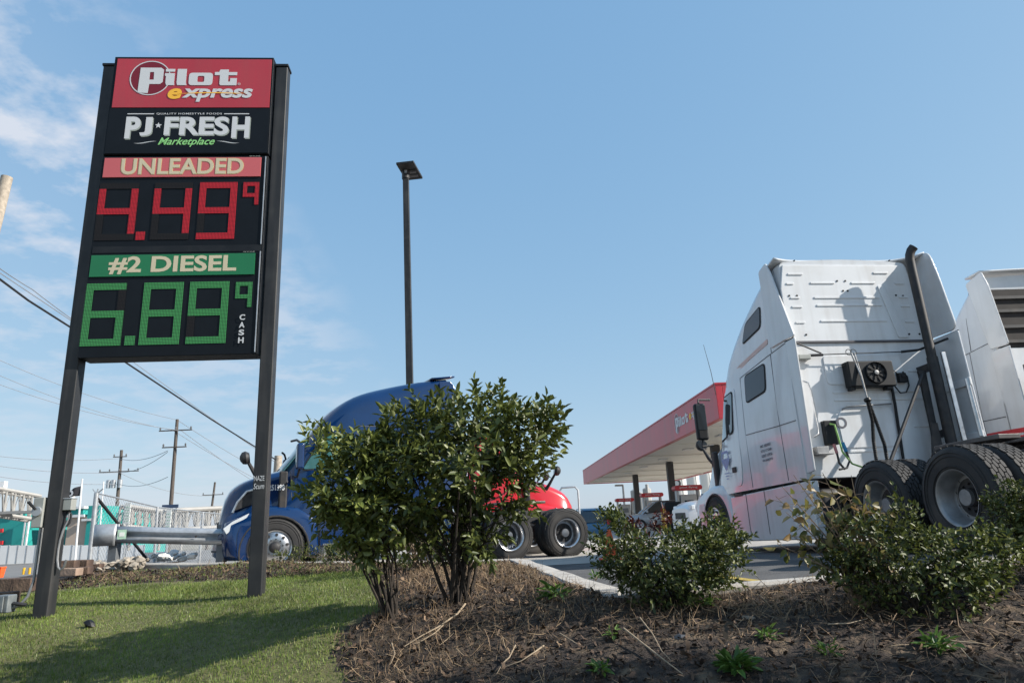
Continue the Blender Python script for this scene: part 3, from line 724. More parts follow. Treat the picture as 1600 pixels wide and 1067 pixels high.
        MB().tube([(s * 1.02, my + .12, mz1 + .10), (s * 1.3, my + .05, mz1 + .09), (s * mx_, my, mz1 + .01)], .022, 8).build('mirror_arm', M['frame'], mo)
        MB().tube([(s * 1.10, my + .05, mz0 - .10), (s * 1.35, my + .02, mz0 - .12), (s * mx_, my, mz0 + .01)], .022, 8).build('mirror_arm', M['frame'], mo)
        if s > 0 and g('onemirror'): mirr_ = False
        else: mirr_ = True
        hy = nose - .45; hzz = interp(hood, hy)
        if mirr_:
         hm = MB().tube([(s * .86, hy - .25, hzz - .10), (s * .95, hy - .12, hzz + .10), (s * 1.0, hy + .02, hzz + .33)], [.05, .04, .03], 8).build('hood_mirror', M['frame'], root)
         MB().lathe([(-.06, .02), (-.055, .09), (0, .125), (.06, .11), (.10, .05), (.11, 0)], (0, 1, -.15), (s * 1.0, hy + .06, hzz + .40), 18).build('mirror_head', M['frame'], hm)
         MB().lathe([(-.005, .10), (.0, .102), (.004, .0)], (0, 1, -.15), (s * 1.0, hy + .0, hzz + .405), 18).build('mirror_glass', M['mirror'], hm)
        # hood vent
        if g('vent'):
            vp = [(nose - .22, 1.18), (nose - .30, 1.34), (nose - .46, 1.52), (nose - .62, 1.56), (nose - .66, 1.46), (nose - .56, 1.30)]
            xv = lambda y, z: s * (1.03 - .10 - .02)
            MB().prism(vp, (s * .93, 0, 0), (0, 1, 0), (0, 0, 1), (s * .09, 0, 0)).build('hood_vent', M['frame'], root, bevel=.01)
            MB().tube([(s * 1.02, y, z) for y, z in ((nose - .22, 1.16), (nose - .29, 1.34), (nose - .44, 1.53), (nose - .66, 1.59))], .022, 6).build('vent_trim', M['alloy'], root)
        # tyres
        rm_ = p.get('rim', None)
        tyre(root, s * 1.07, st, .52, s, .28)
        for yy in (0, 1.32):
            tr_ = p.get('tyre_r', .52); tyre(root, s * 1.085, yy, tr_, s, .27, deep=True, rimmat=rm_, r=tr_)
            tyre(root, s * .755, yy, tr_, -s, .27, deep=True, rimmat=rm_, r=tr_)
        # frame rail, mudflap bracket
        MB().box((s * .43, (boc + 1.55) / 2, .88), (.09, boc + 2.75, .26)).build('frame_rail', M['frame'], root, bevel=.01)
        MB().box((s * .9, boc + 1.0, .62), (.4, 2.0, .55)).build('fuel_tank', M['frame'], root, bevel=.12, segs=4)
    # running gear
    MB().tube([(-.8, 0, .52), (.8, 0, .52)], .13, 12).tube([(-.8, 1.32, .52), (.8, 1.32, .52)], .13, 12).lathe([(-.2, .1), (-.12, .25), (.12, .25), (.2, .1)], (1, 0, 0), (0, 0, .52), 16).lathe([(-.2, .1), (-.12, .25), (.12, .25), (.2, .1)], (1, 0, 0), (0, 1.32, .52), 16).tube([(-.9, st, .5), (.9, st, .5)], .07, 10).build('axles', M['frame'], root)
    MB().box((0, -.52, .88), (.95, .07, .24)).box((0, .66, .86), (.9, .5, .2)).box((0, 2.0, .86), (.9, .12, .2)).build('cross_members', M['frame'], root, bevel=.01)
    fp = [(.45, -.5), (.5, -.2), (.5, .45), (.36, .62), (-.36, .62), (-.5, .45), (-.5, -.2), (-.45, -.5), (-.18, -.5), (-.07, -.05), (.07, -.05), (.18, -.5)]
    MB().prism(fp, (0, .62, 1.17), (1, 0, 0), (0, 1, 0), (0, 0, .055)).box((.32, .7, 1.06), (.1, .35, .22)).box((-.32, .7, 1.06), (.1, .35, .22)).build('fifth_wheel', M['fifth'], root, bevel=.008)
    MB().box((0, boc - .55, 1.03), (.86, .9, .03)).build('deck_plate', M['dullmetal'], root, bevel=.006)
    return root, shell, patch
M['lamp'] = mat('headlamp_lens', (.55, .58, .6), .08, coat=.6, spec=.8)
M['mirror'] = mat('mirror_dark_reflection', (.03, .035, .04), .06, spec=.6)  # the dark reflection is put into the base colour of the mirrors
M['seam'] = mat('panel_gap', (.10, .10, .11), .8)
M['sleepglass'] = mat('sleeper_glass', (.045, .055, .07), .10, spec=.35)
M['fifth'] = mat('greasy_steel', (.10, .09, .085), .4, .5, var=.3, vscale=6)
M['swoosh'] = mat('faded_copper_stripe', (.58, .36, .30), .35, coat=.3, var=.1)
M['decalblue'] = mat('blue_decal', (.22, .28, .48), .4, var=.2, vscale=20)
M['inkgrey'] = mat('faded_ink', (.10, .10, .12), .5)
M['strred'] = mat('red_stripe', (.52, .03, .035), .35)

# white truck on the right, seen from its left rear corner
wp = dict(paint=M['white'], boc=2.86, steer=6.45, rim=M['dullmetal'], cow=.0, ws=(5.62, 6.42), nose=1.15, skirt=.17,
          roof=[(2.8, 4.46), (3.33, 4.48), (4.19, 4.22), (5.0, 3.70), (5.45, 3.20), (5.62, 3.02), (6.0, 2.50), (6.45, 1.98)],
          hood=[(6.3, 2.02), (6.7, 1.92), (7.15, 1.74), (7.45, 1.5), (7.62, 1.2)],
          door=dict(outline=[(5.98, 1.14), (5.02, 1.12), (4.93, 1.5), (4.92, 2.86), (5.50, 2.90), (6.0, 2.05)], handle=(5.26, 1.42)),
          doorwin=[(5.88, 2.03), (5.15, 2.10), (5.03, 2.80), (5.56, 2.80)],
          sidewins=[[(4.42, 3.56), (4.24, 3.86), (3.63, 3.98), (3.68, 3.64)], [(4.46, 2.50), (4.42, 2.95), (3.66, 2.98), (3.72, 2.55)]],
          decals=[([(3.46, 3.36), (3.46, 3.27), (4.2, 3.20), (5.38, 2.97), (5.36, 3.10), (4.6, 3.22)], M['swoosh'], .02)],
          seams=[[(2.9, 3.12), (3.6, 3.07), (4.62, 2.98)], [(4.64, 2.98), (4.64, 1.05)], [(4.62, 1.95), (3.5, 1.91), (2.9, 1.90)], [(3.42, 3.08), (3.40, 1.05)], [(3.36, 4.25), (3.38, 3.1)]],
          skirt_seams=(5.0, 4.3),
          texts=[('MC 485957', 4.14, 1.655, 3.77, 1.70, M['inkgrey']), ('KYU 171040', 4.14, 1.575, 3.77, 1.62, M['inkgrey']), ('USDOT 1079736', 4.14, 1.495, 3.77, 1.54, M['inkgrey']), ('VIN JN267375', 4.14, 1.415, 3.77, 1.46, M['inkgrey'])],
          mirror=(6.32, 2.12, 2.86), mirx=.10, tyre_r=.55)
rim_ = at(1497, 782, 7.4); th = R(7); rg = Vector((math.cos(th), math.sin(th), 0)); wo_ = rim_ + rg * 1.22; wo_.z = rim_.z - .52
wt, wshell, wpatch = tractor('white sleeper tractor truck with black exhaust stack, its bare back wall facing us', wo_, th, wp, tilt=-.03)
def wm(): return MB()
# logo decal on the door
lx = T(-1.236, 0, 0) @ Matrix(((0, 0, -1, 0), (-1, 0, 0, 0), (0, 1, 0, 0), (0, 0, 0, 1)))
flat('door_emblem', [roundpoly([(-5.72, 1.80), (-5.44, 1.80), (-5.40, 1.62), (-5.58, 1.42), (-5.76, 1.62)], .03), roundpoly([(-5.68, 1.75), (-5.48, 1.75), (-5.45, 1.66), (-5.71, 1.66)], .02)], lx, M['decalblue'], wt)
for k in range(3): flat('emblem_bar', [[(-5.69 + .03 * k, 1.38 - .05 * k), (-5.47 - .03 * k, 1.38 - .05 * k), (-5.47 - .03 * k, 1.40 - .05 * k), (-5.69 + .03 * k, 1.40 - .05 * k)]], lx, M['decalblue'], wt)
yb = 2.86                                               # back wall plane of the sleeper
bw = MB().prism([(-1.15, 1.02), (1.15, 1.02), (1.15, 4.0), (1.06, 4.41), (-1.06, 4.41), (-1.15, 4.0)], (0, yb - .03, 0), (1, 0, 0), (0, 0, 1), (0, .028, 0)).build('back_wall', M['whiteback'], wt, bevel=.012)
def rib(x0, x1, z, r=.018, h=.012):
    z = z + max(0, z - 3.3) * .09; m_ = MB(); m_.prism(rrect(x0, z - r, x1, z + r, r * .95, 4), (0, yb - .03, 0), (1, 0, 0), (0, 0, 1), (0, -h, 0)); return m_.build('pressed_rib', M['whiteback'], bw, bevel=.008)
for x0, x1, z in ((-.64, -.22, 4.03), (.06, .48, 4.03), (-.62, .50, 3.80), (-.60, .52, 3.68), (-.58, .55, 3.44), (-1.0, -.74, 4.17), (.48, .74, 4.19), (-1.05, -.92, 4.02), (-1.02, -.86, 3.80), (-1.02, -.84, 3.66), (-1.0, -.84, 3.42), (.82, .98, 4.02), (.84, 1.0, 3.80), (.84, 1.0, 3.66), (.86, 1.02, 3.42), (-.6, .95, 2.30), (-.6, .95, 2.18), (-.55, .3, 1.55), (-.55, .3, 1.40), (.72, .95, 2.62), (.62, .9, 1.75)):
    rib(x0, x1, z)
fr_ = [(-.75, 3.98), (.72, 3.98), (.80, 3.40), (.70, 3.2)]
MB().prism(roundpoly([(-.66, 2.88), (.62, 2.88), (.66, 2.42), (-.66, 2.42)], .07), (0, yb - .03, 0), (1, 0, 0), (0, 0, 1), (0, -.014, 0)).build('raised_panel', M['whiteback'], bw, bevel=.012)
MB().prism(roundpoly([(-.5, 2.06), (.25, 2.06), (.38, 1.9), (.38, 1.45), (-.58, 1.45), (-.6, 1.9)], .07), (0, yb - .03, 0), (1, 0, 0), (0, 0, 1), (0, -.014, 0)).build('raised_panel', M['whiteback'], bw, bevel=.012)
MB().prism(roundpoly([(.50, 4.05), (.60, 4.05), (.86, 3.16), (.68, 3.16)], .04), (0, yb - .03, 0), (1, 0, 0), (0, 0, 1), (0, -.016, 0)).build('raised_panel', M['whiteback'], bw, bevel=.012)
MB().box((0, yb - .045, 3.105), (2.2, .03, .035)).build('wall_seam', M['seam'], bw, bevel=.006)
for x, z in ((-.17, 4.13), (-.03, 4.13), (-.10, 3.96), (-.02, 3.96), (-1.03, 3.88), (-.90, 3.88), (.80, 3.88), (.92, 3.87), (-.86, 3.23), (.88, 3.22), (1.06, 3.22)):
    MB().tube([(x, yb - .028, z), (x, yb - .038, z)], .016, 10).build('bolt_hole', M['black'], bw)
# side extenders and roof lip
def extender(s, xx, yt, yl, ybm):
    x0 = s * xx
    hi = roundpoly([(yb + .02, 3.16), (yl, 3.14), (yt, 4.05 if s > 0 else 4.36), (yt + .10, 4.55), (yb + .3, 4.54), (yb + .5, 4.50), (yb + .5, 3.16)], .16 if s > 0 else .06, 5)
    lo = roundpoly([(yb + .02, 1.10), (ybm, 1.12), (yl, 3.12), (yb + .02, 3.13)], .03)
    e = MB().prism(hi, (x0, 0, 0), (0, 1, 0), (0, 0, 1), (-s * .035, 0, 0)).build('side_extender', M['white'], wt, bevel=.012)
    MB().prism(lo, (x0, 0, 0), (0, 1, 0), (0, 0, 1), (-s * .03, 0, 0)).build('lower_extender', M['white'], wt, bevel=.012)
    MB().tube([(x0 - s * .0, yl + .01, 3.125), (x0, yb + .02, 3.13)], .008, 6).build('extender_gap', M['black'], e)
    return e
extender(-1, 1.205, yb + .14, yb - .26, yb - .20)
er_ = extender(1, 1.32, yb - .42, yb - .54, yb - .58)
MB().prism([(1.14, 1.05), (1.30, 1.05), (1.30, 4.4), (1.14, 4.36)], (0, yb - .02, 0), (1, 0, 0), (0, 0, 1), (0, .03, 0)).build('corner_panel', M['whiteback'], bw, bevel=.008)
for z in (2.32, 1.52): MB().box((1.27, yb - .30, z), (.03, .56, .12)).build('stiffener', M['whiteback'], er_, bevel=.01)
MB().tube([(1.25, yb - .54, 2.36), (1.25, yb - .56, 1.5)], .03, 8).build('support_tube', M['alloy'], er_)
def lip(u, v):
    x = -1.17 + u * 2.47; e = abs(u * 2 - 1)
    yr = yb + .06 - (.06 if x < 0 else .30) * e ** 5
    return Vector((x, yb + .45 + (yr - yb - .45) * v, 4.49 + .03 * math.sin(math.pi * u) - .03 * (1 - v) + .05 * e ** 5 * v))
MB().grid(lip, 28, 5).build('roof_lip', M['white'], wt, solid=.035)
for u in (.15, .34, .62, .82):
    q_ = lip(u, 1); MB().tube([q_ + Vector((0, .012, 0)), q_ - Vector((0, .025, 0))], .012, 8).build('lip_bolt', M['black'], wt)
# exhaust stack with curved tip
ex = MB().tube([(.93, yb - .34, 1.1), (.93, yb - .34, 2.75)], .078, 16).build('exhaust_stack', M['frame'], wt)
MB().tube([(.93, yb - .34, 2.70), (.93, yb - .34, 4.24), (.932, yb - .342, 4.36), (.945, yb - .35, 4.45), (.97, yb - .37, 4.52), (1.005, yb - .40, 4.565)], [.068] * 3 + [.068, .069, .07], 16).build('upper_pipe', M['frame'], ex)
for z in (2.62, 1.6): MB().box((.93, yb - .16, z), (.12, .34, .10)).build('stack_bracket', M['frame'], ex, bevel=.01)
MB().prism([(.72, 1.05), (.80, 1.05), (.84, 2.56), (.72, 2.56)], (0, yb - .22, 0), (1, 0, 0), (0, 0, 1), (0, -.05, 0)).build('stack_stand', M['frame'], wt, bevel=.008)
MB().prism([(.56, 1.05), (.80, 1.05), (.80, 1.75), (.70, 1.75)], (0, yb - .29, 0), (1, 0, 0), (0, 0, 1), (0, -.03, 0)).build('stack_gusset', M['frame'], wt, bevel=.008)
MB().prism([(1.02, 1.35), (1.09, 1.35), (1.07, 2.80), (1.0, 2.80)], (0, yb - .47, 0), (1, 0, 0), (0, 0, 1), (0, .04, 0)).build('heat_shield', M['alloy'], wt, bevel=.01)
MB().tube([(.76, yb - .28, 2.50), (-.25, yb - .5, 1.12)], .026, 8).build('diagonal_brace', M['frame'], wt)
MB().tube([(.31, yb - .07, 2.70), (.36, yb - .08, 2.45), (.36, yb - .07, 2.1), (.30, yb - .07, 1.1)], .022, 8).build('drain_pipe', M['black'], wt)
# condenser with fan
fc = MB().box((-.02, yb - .14, 2.545), (.74, .17, .40)).build('condenser_box', M['black'], wt, bevel=.02)
MB().box((-.34, yb - .13, 2.33), (.07, .12, .06)).box((.25, yb - .13, 2.33), (.09, .12, .06)).box((-.36, yb - .12, 2.71), (.08, .1, .06)).build('mounting_foot', M['black'], fc, bevel=.01)
fan = MB().lathe([(0, .165), (-.02, .17), (-.035, .16), (-.02, .15)], (0, 1, 0), (.04, yb - .225, 2.555), 28, closed=True)
for k in range(9):
    a = 2 * math.pi * k / 9; fan.prism([(math.cos(a) * .03, math.sin(a) * .03), (math.cos(a + .1) * .155, math.sin(a + .1) * .155), (math.cos(a + .45) * .15, math.sin(a + .45) * .15)], (.04, yb - .232, 2.555), (1, 0, 0), (0, 0, 1), (0, -.006, 0))
fan.build('fan', M['black'], fc)
MB().lathe([(0, .04), (-.02, .035), (-.025, 0)], (0, 1, 0), (.04, yb - .235, 2.555), 16).build('fan_hub', M['dullmetal'], fc)
MB().box((.56, yb - .07, 2.50), (.13, .08, .15)).box((.57, yb - .115, 2.515), (.07, .02, .05)).build('relay_box', M['black'], wt, bevel=.015)
MB().tube([(.50, yb - .07, 2.57), (.44, yb - .08, 2.62), (.40, yb - .08, 2.50), (.41, yb - .09, 2.36), (.48, yb - .08, 2.26), (.58, yb - .08, 2.27), (.66, yb - .07, 2.38), (.66, yb - .07, 2.52), (.60, yb - .07, 2.60)], .011, 6).build('wiring_loop', M['wire'], wt)
# air lines and pogo hose
def coil(pts, r=.022):
    m_ = MB(); n = 46
    pv = [Vector(p) for p in pts]
    def ev(t):
        t *= len(pv) - 1; i = min(int(t), len(pv) - 2); return pv[i].lerp(pv[i + 1], t - i)
    P2 = [ev(k / (n * 2)) for k in range(n * 2 + 1)]
    r *= 1.3; m_.tube(P2, [r * (1 if k % 2 else .72) for k in range(n * 2 + 1)], 8); return m_
coil([(-.24, yb - .30, 2.12), (-.25, yb - .34, 1.8), (-.31, yb - .36, 1.5), (-.33, yb - .36, 1.1)]).build('coiled_air_line', M['black'], wt)
coil([(-.23, yb - .30, 2.12), (-.19, yb - .33, 1.8), (-.15, yb - .36, 1.45), (-.16, yb - .36, 1.08)]).build('coiled_air_line', M['black'], wt)
MB().tube([(-.27, yb - .18, 2.88), (-.24, yb - .26, 2.5), (-.235, yb - .30, 2.12)], .013, 6).tube([(-.22, yb - .18, 2.88), (-.23, yb - .26, 2.5), (-.235, yb - .30, 2.12)], .013, 6).build('hose_hanger', M['dullmetal'], wt)
MB().lathe([(-.02, .05), (.02, .05)], (0, .3, 1), (-.235, yb - .30, 2.12), 12).build('hose_clamp', M['black'], wt)
for dx in (-.05, .03): MB().lathe([(-.006, .045), (0, .052), (.006, .045), (0, .040)], (0, 1, 0), (-.245 + dx, yb - .16, 2.90), 18, closed=True).build('hanger_ring', M['frame'], wt)
# tensioned cord across the wall
MB().tube([(-1.14, yb - .1, 3.10), (-.72, yb - .12, 2.90)], .012, 6).tube([(-.92, yb - .1, 2.875), (-.70, yb - .12, 2.875)], .022, 6).tube([(-.70, yb - .12, 2.88), (.62, yb - .14, 2.90)], .008, 6).tube([(.60, yb - .14, 2.90), (.85, yb - .2, 2.91), (1.19, yb - .44, 3.02)], [.022, .02, .02], 6).build('bungee_cord', M['wire'], wt)
MB().box((-1.0, yb - .08, 2.85), (.20, .10, .08)).build('cord_hook', M['greybox'], wt, bevel=.015)
# grab handle, step bracket, gladhand box, round sticker
MB().tube([(-1.13, yb - .05, 2.46), (-1.10, yb - .12, 2.47), (-1.03, yb - .13, 2.44), (-1.0, yb - .13, 2.3), (-.98, yb - .13, 1.75), (-.99, yb - .13, 1.66), (-1.06, yb - .10, 1.62)], .014, 8).build('grab_handle', M['alloy'], wt)
MB().box((-1.0, yb - .10, 1.42), (.19, .16, .10)).box((-.98, yb - .12, 1.36), (.25, .20, .02)).build('wall_step', M['dullmetal'], wt, bevel=.008)
gb = MB().box((-.78, yb - .07, 1.68), (.2, .10, .36)).build('air_line_box', M['black'], wt, bevel=.012)
M['greenh'] = mat('green_hose', (.22, .42, .10), .5); M['blueh'] = mat('blue_grip', (.02, .22, .42), .5); M['redh'] = mat('faded_red_grip', (.42, .16, .16), .5)
MB().tube([(-.80, yb - .14, 1.80), (-.76, yb - .19, 1.78), (-.745, yb - .20, 1.62), (-.72, yb - .20, 1.38), (-.60, yb - .20, 1.20), (-.4, yb - .22, 1.12)], .014, 8).build('green_air_hose', M['greenh'], gb)
MB().tube([(-.66, yb - .15, 1.52), (-.64, yb - .17, 1.38)], .026, 8).build('hose_grip', M['blueh'], gb)
MB().tube([(-.80, yb - .15, 1.50), (-.79, yb - .17, 1.36)], .022, 8).build('hose_grip', M['redh'], gb)
MB().tube([(-.64, yb - .17, 1.38), (-.63, yb - .2, 1.25), (-.72, yb - .24, 1.14), (-.85, yb - .25, 1.12)], .016, 8).tube([(-.79, yb - .17, 1.36), (-.8, yb - .2, 1.22), (-.74, yb - .22, 1.12)], .016, 8).build('air_hose', M['wire'], gb)
rs_ = T(0, yb - .047, 0) @ SIGNM
flat('round_sticker', [circle(-.55, 1.83, .085), circle(-.55, 1.83, .055)], rs_, M['inkgrey'], wt, ext=.001)
MB().tube([(-.52, yb - .07, 2.03), (-.46, yb - .10, 2.06), (.22, yb - .10, 2.09), (.30, yb - .06, 2.10)], .013, 8).build('hang_bar', M['dullmetal'], wt)
MB().tube([(-1.0, 6.15, 3.0), (-1.02, 6.2, 3.5), (-1.06, 6.3, 4.1)], [.008, .006, .004], 5).build('antenna', M['wire'], wt)
MB().tube([(.95, .1, 1.10), (.75, .6, 1.12), (.62, .9, 1.13)], .014, 6).build('release_handle', M['dullmetal'], wt)

# blue truck: nose to the left, its left side towards us
bR = at(887, 832, 15.2); bF = at(430, 848.5, 12.85); bf = bF - bR; bf.z = 0; bf.normalize(); brg = Vector((bf.y, -bf.x, 0))
bo = bR + brg * 1.22; bo.z = bR.z - .52
bp_ = dict(paint=M['blue'], boc=2.62, steer=5.95, nose=.96, ws=(5.42, 5.86), glass=M['tealglass'], onemirror=True, mirmat=M['blue'], vent=True, skirt=.50, skirt_trim=True,
           cow=-.08, roof=[(2.5, 3.80), (2.9, 3.76), (3.45, 3.68), (3.97, 3.57), (4.45, 3.42), (4.82, 3.21), (5.14, 2.93), (5.40, 2.58), (5.62, 2.25), (5.87, 1.93)],
           hood=[(5.8, 1.93), (6.1, 1.86), (6.43, 1.76), (6.66, 1.64), (6.82, 1.44), (6.91, 1.05)],
           door=dict(outline=[(5.62, 1.10), (4.72, 1.10), (4.66, 1.5), (4.66, 2.62), (5.10, 2.66), (5.64, 1.98)], handle=(4.9, 1.42)),
           doorwin=[(5.50, 1.92), (4.80, 1.96), (4.76, 2.58), (5.10, 2.58)],
           sidewins=[[(4.35, 1.95), (4.33, 2.45), (3.5, 2.45), (3.5, 1.95)]],
           seams=[[(2.7, 2.75), (4.5, 2.75)], [(4.5, 2.75), (4.5, 1.05)], [(5.70, 1.9), (5.68, 1.40)]],
           texts=[], mirror=(5.60, 1.88, 2.36), rim=M['alloy'])
bt, bsh, bpat = tractor('blue sleeper tractor truck with a white number on its hood behind the tall bush', bo, math.atan2(-bf.x, bf.y), bp_)
MB().grid(lambda u, v: Vector(((u * 2 - 1) * 1.15, 2.95 - .50 * v, 3.78 + .05 * math.sin(math.pi * u) + .06 * v)), 10, 4).build('roof_lip', M['blue'], bt, solid=.03)
for s in (-1, 1): MB().prism([(2.66, 1.1), (2.50, 1.1), (2.46, 3.6), (2.56, 3.72), (2.8, 3.72)], (s * 1.2, 0, 0), (0, 1, 0), (0, 0, 1), (-s * .03, 0, 0)).build('side_extender', M['blue'] if s < 0 else M['black'], bt, bevel=.01)
MB().prism([(-1.1, 1.02), (1.1, 1.02), (1.1, 3.7), (-1.1, 3.7)], (0, 2.60, 0), (1, 0, 0), (0, 0, 1), (0, -.03, 0)).build('back_wall', M['blue'], bt, bevel=.01)
Mx = Matrix(((0, 0, -1, -1.165), (-1, 0, 0, 0), (0, 1, 0, 0), (0, 0, 0, 1)))
text('number_lettering', '251398', (-6.10, 1.53, -5.82, 1.64), Mx, M['wh'], bt, offset=.03)
tyres_note = None

# red day-cab truck behind it, nose to the right
rp_ = dict(paint=M['red'], boc=4.3, steer=5.9, nose=1.05, ws=(5.25, 5.85), skirt=.45,
           cow=-.1, roof=[(4.2, 2.95), (4.6, 2.98), (5.0, 2.92), (5.25, 2.75), (5.55, 2.3), (5.82, 1.88)],
           hood=[(5.7, 1.90), (6.1, 1.80), (6.5, 1.64), (6.8, 1.46), (7.0, 1.1)],
           door=dict(outline=[(5.55, 1.10), (4.6, 1.10), (4.52, 1.5), (4.52, 2.55), (5.05, 2.6), (5.56, 1.95)], handle=(4.75, 1.4)),
           doorwin=[(5.42, 1.95), (4.68, 1.98), (4.64, 2.5), (5.02, 2.5)], mirror=(5.55, 1.9, 2.5))
rn = at(889, 800, 18.6); ra = R(-84)
rloc = Vector((rn.x - 6.95, 18.6 - .7, -.04))
tractor('red day cab tractor truck, its hood showing above the blue truck rear wheels', rloc, ra, rp_)

# second white truck at the right edge of the picture
w2 = dict(wp); w2.update(texts=[], decals=[], sidewins=[], roof=[(2.8, 4.22), (3.1, 4.20), (3.6, 3.92), (4.2, 3.5), (5.0, 3.1), (5.45, 2.9), (5.62, 2.8), (6.0, 2.42), (6.45, 1.98)])
o2 = at(1552, 445, 10.6); th2 = R(3); r2 = Vector((math.cos(th2), math.sin(th2), 0)); f2 = Vector((-math.sin(th2), math.cos(th2), 0))
l2 = o2 + r2 * 1.22 - f2 * 2.7; l2.z = .22; l2 -= r2 * .10
t2, s2_, _ = tractor('white tractor truck with two red stripes, cut off by the right edge', l2, th2, w2, tilt=-.02)
M['darkin'] = mat('open_fairing_shade', (.025, .02, .018), .8, var=.5, vscale=5)  # dark colour stands in for the shade inside the open roof fairing
bw2 = MB().prism([(-1.12, 1.02), (1.12, 1.02), (1.12, 3.0), (-1.12, 3.0)], (0, 2.84, 0), (1, 0, 0), (0, 0, 1), (0, -.02, 0)).build('back_wall', M['whiteback'], t2, bevel=.01)
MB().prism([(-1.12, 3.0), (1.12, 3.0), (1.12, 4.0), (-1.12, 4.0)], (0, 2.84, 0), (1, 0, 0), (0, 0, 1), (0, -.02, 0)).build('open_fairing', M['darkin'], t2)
for z in (3.1, 3.35, 3.62, 3.85): MB().box((0, 2.80, z), (2.1, .03, .05)).build('fairing_brace', M['frame'], t2)
for s in (-1, 1):
    e2 = MB().prism(roundpoly([(2.9, 3.0), (2.50, 2.98), (2.62, 4.0), (2.70, 4.28), (3.1, 4.2)], .05), (s * 1.22, 0, 0), (0, 1, 0), (0, 0, 1), (-s * .03, 0, 0)).build('side_extender', M['white'], t2, bevel=.01)
    MB().prism([(2.9, 1.1), (2.46, 1.1), (2.50, 2.96), (2.9, 2.96)], (s * 1.22, 0, 0), (0, 1, 0), (0, 0, 1), (-s * .03, 0, 0)).build('lower_extender', M['white'], t2, bevel=.01)
    for z in (1.52, 1.63): MB().prism([(3.4, z), (2.47, z - .02), (2.47, z + .05), (3.4, z + .07)], (s * 1.224, 0, 0), (0, 1, 0), (0, 0, 1), (s * .006, 0, 0)).build('red_stripe', M['strred'], e2, smooth=0)
MB().prism([(-1.16, .95), (-.55, .95), (-.55, 2.62), (-1.16, 2.62)], (0, 2.36, 0), (1, 0, 0), (0, 0, 1), (0, .05, 0)).build('grey_bulkhead', M['greypl'], t2, bevel=.01)
MB().grid(lambda u, v: Vector(((u * 2 - 1) * 1.2, 3.1 - .35 * v, 4.30 + .03 * math.sin(math.pi * u))), 10, 3).build('roof_lip', M['white'], t2, solid=.03)

# ---------------------------------------------------------------- fuel canopy and what stands under it
M['canred'] = mat('canopy_red', (.46, .032, .046), .38, var=.06, vscale=.4, streak=((.30, .06, .06), .5, 1.4))
M['soffit'] = mat('white_soffit_panels', (.66, .64, .58), .6, var=.04, vscale=.5)
M['darkcol'] = mat('dark_column_paint', (.03, .03, .033), .5)
ct = at(1109.7, 663.7, 27.2); zb_ = ct.z; ca = R(1.5)
cz = empty('fuel_canopy', 'long red fascia fuel canopy on dark columns beyond the white truck', 'canopy', (ct.x, 25.5, 0), ca)
LEN, WID, HT = 43.5, 9.2, 1.32
fa = MB()
for c, d in (((0, LEN / 2, zb_ + HT / 2), (.25, LEN, HT)), ((WID, LEN / 2, zb_ + HT / 2), (.25, LEN, HT)), ((WID / 2, .125, zb_ + HT / 2), (WID - .25, .25, HT)), ((WID / 2, LEN - .125, zb_ + HT / 2), (WID - .25, .25, HT))): fa.box(c, d)
fas = fa.build('fascia', M['canred'], cz, bevel=.02)
MB().box((WID / 2, LEN / 2, zb_ + .22), (WID - .26, LEN - .52, .3)).build('soffit', M['soffit'], cz)
MB().box((WID / 2, LEN / 2, zb_ + HT + .02), (WID + .3, LEN + .05, .06)).build('roof_cap', M['canred'], cz)
for k in range(7): MB().box((WID / 2, 3 + k * 6.2, zb_ + .035), (WID - .3, .35, .07)).build('soffit_beam', M['soffit'], cz)
for i, yy in enumerate((10.5, 20.5, 32.5)):
    for xx in (2.9,):
        MB().box((xx, yy, zb_ / 2), (.42, .42, zb_ + .1)).build('column', M['darkcol'], cz, bevel=.02)
for yy in (6, 12, 18, 24, 30): MB().box((1.9, yy, zb_ + .06), (.5, .7, .06)).build('ceiling_light', M['galv'], cz, bevel=.01)
# word mark on the long fascia that faces left
fm = Matrix(((0, 0, -1, -.13), (-1, 0, 0, 0), (0, 1, 0, 0), (0, 0, 0, 1)))
sc_ = 1.85
brand(lambda i: T(-.004 * i, 0, 0) @ fm, fas, dx=.92, dy=.22, f=lambda x, y: ((x - .39) * sc_ - 6.5, (y - 5.97) * sc_ + zb_ + .22))
# same word mark on the short end
M['valance'] = mat('red_pump_valance', (.48, .03, .04), .4)
M['pumpw'] = mat('pump_body_grey', (.45, .45, .44), .5)
def pump(label, px, py, Yp, first=[None]):
    p = at(px, py, Yp)
    if first[0] is None:
        r = empty('fuel_pump', label, 'fuel pump', (p.x, p.y, 0), 0, 'pumps under the canopy'); first[0] = r; h = p.z
        v = MB().prism(rrect(-.78, -.14, .78, .14, .13), (0, -.45, p.z), (1, 0, 0), (0, 0, 1), (0, .9, 0)).build('valance', M['valance'], r, bevel=.02)
        text('valance_lettering', 'pilot flying', (-.5, -.06, .5, .07), T(0, -.455, p.z) @ SIGNM, M['wh'], v, offset=.01)
        MB().box((0, 0, 1.0), (.9, .55, 1.9)).box((0, 0, .08), (1.5, 1.0, .16)).build('pump_cabinet', M['pumpw'], r, bevel=.03)
        for x in (-.6, .6): MB().box((x, 0, p.z / 2), (.12, .5, p.z)).build('valance_post', M['pumpw'], r, bevel=.02)
        MB().box((0, -.28, 1.45), (.5, .02, .35)).build('display', M['glass'], r)
        return r
    r = copy_tree(first[0]); r.location = (p.x, p.y, p.z - 2.55); r['label'] = label; return r
pump('red topped fuel pump nearest the white truck, left of its hood mirror', 1073, 762, 40)
pump('red topped fuel pump in the middle, above the roof of the white crossover', 1018, 775.5, 50)
pump('red topped fuel pump farthest left under the canopy', 976, 787, 60)
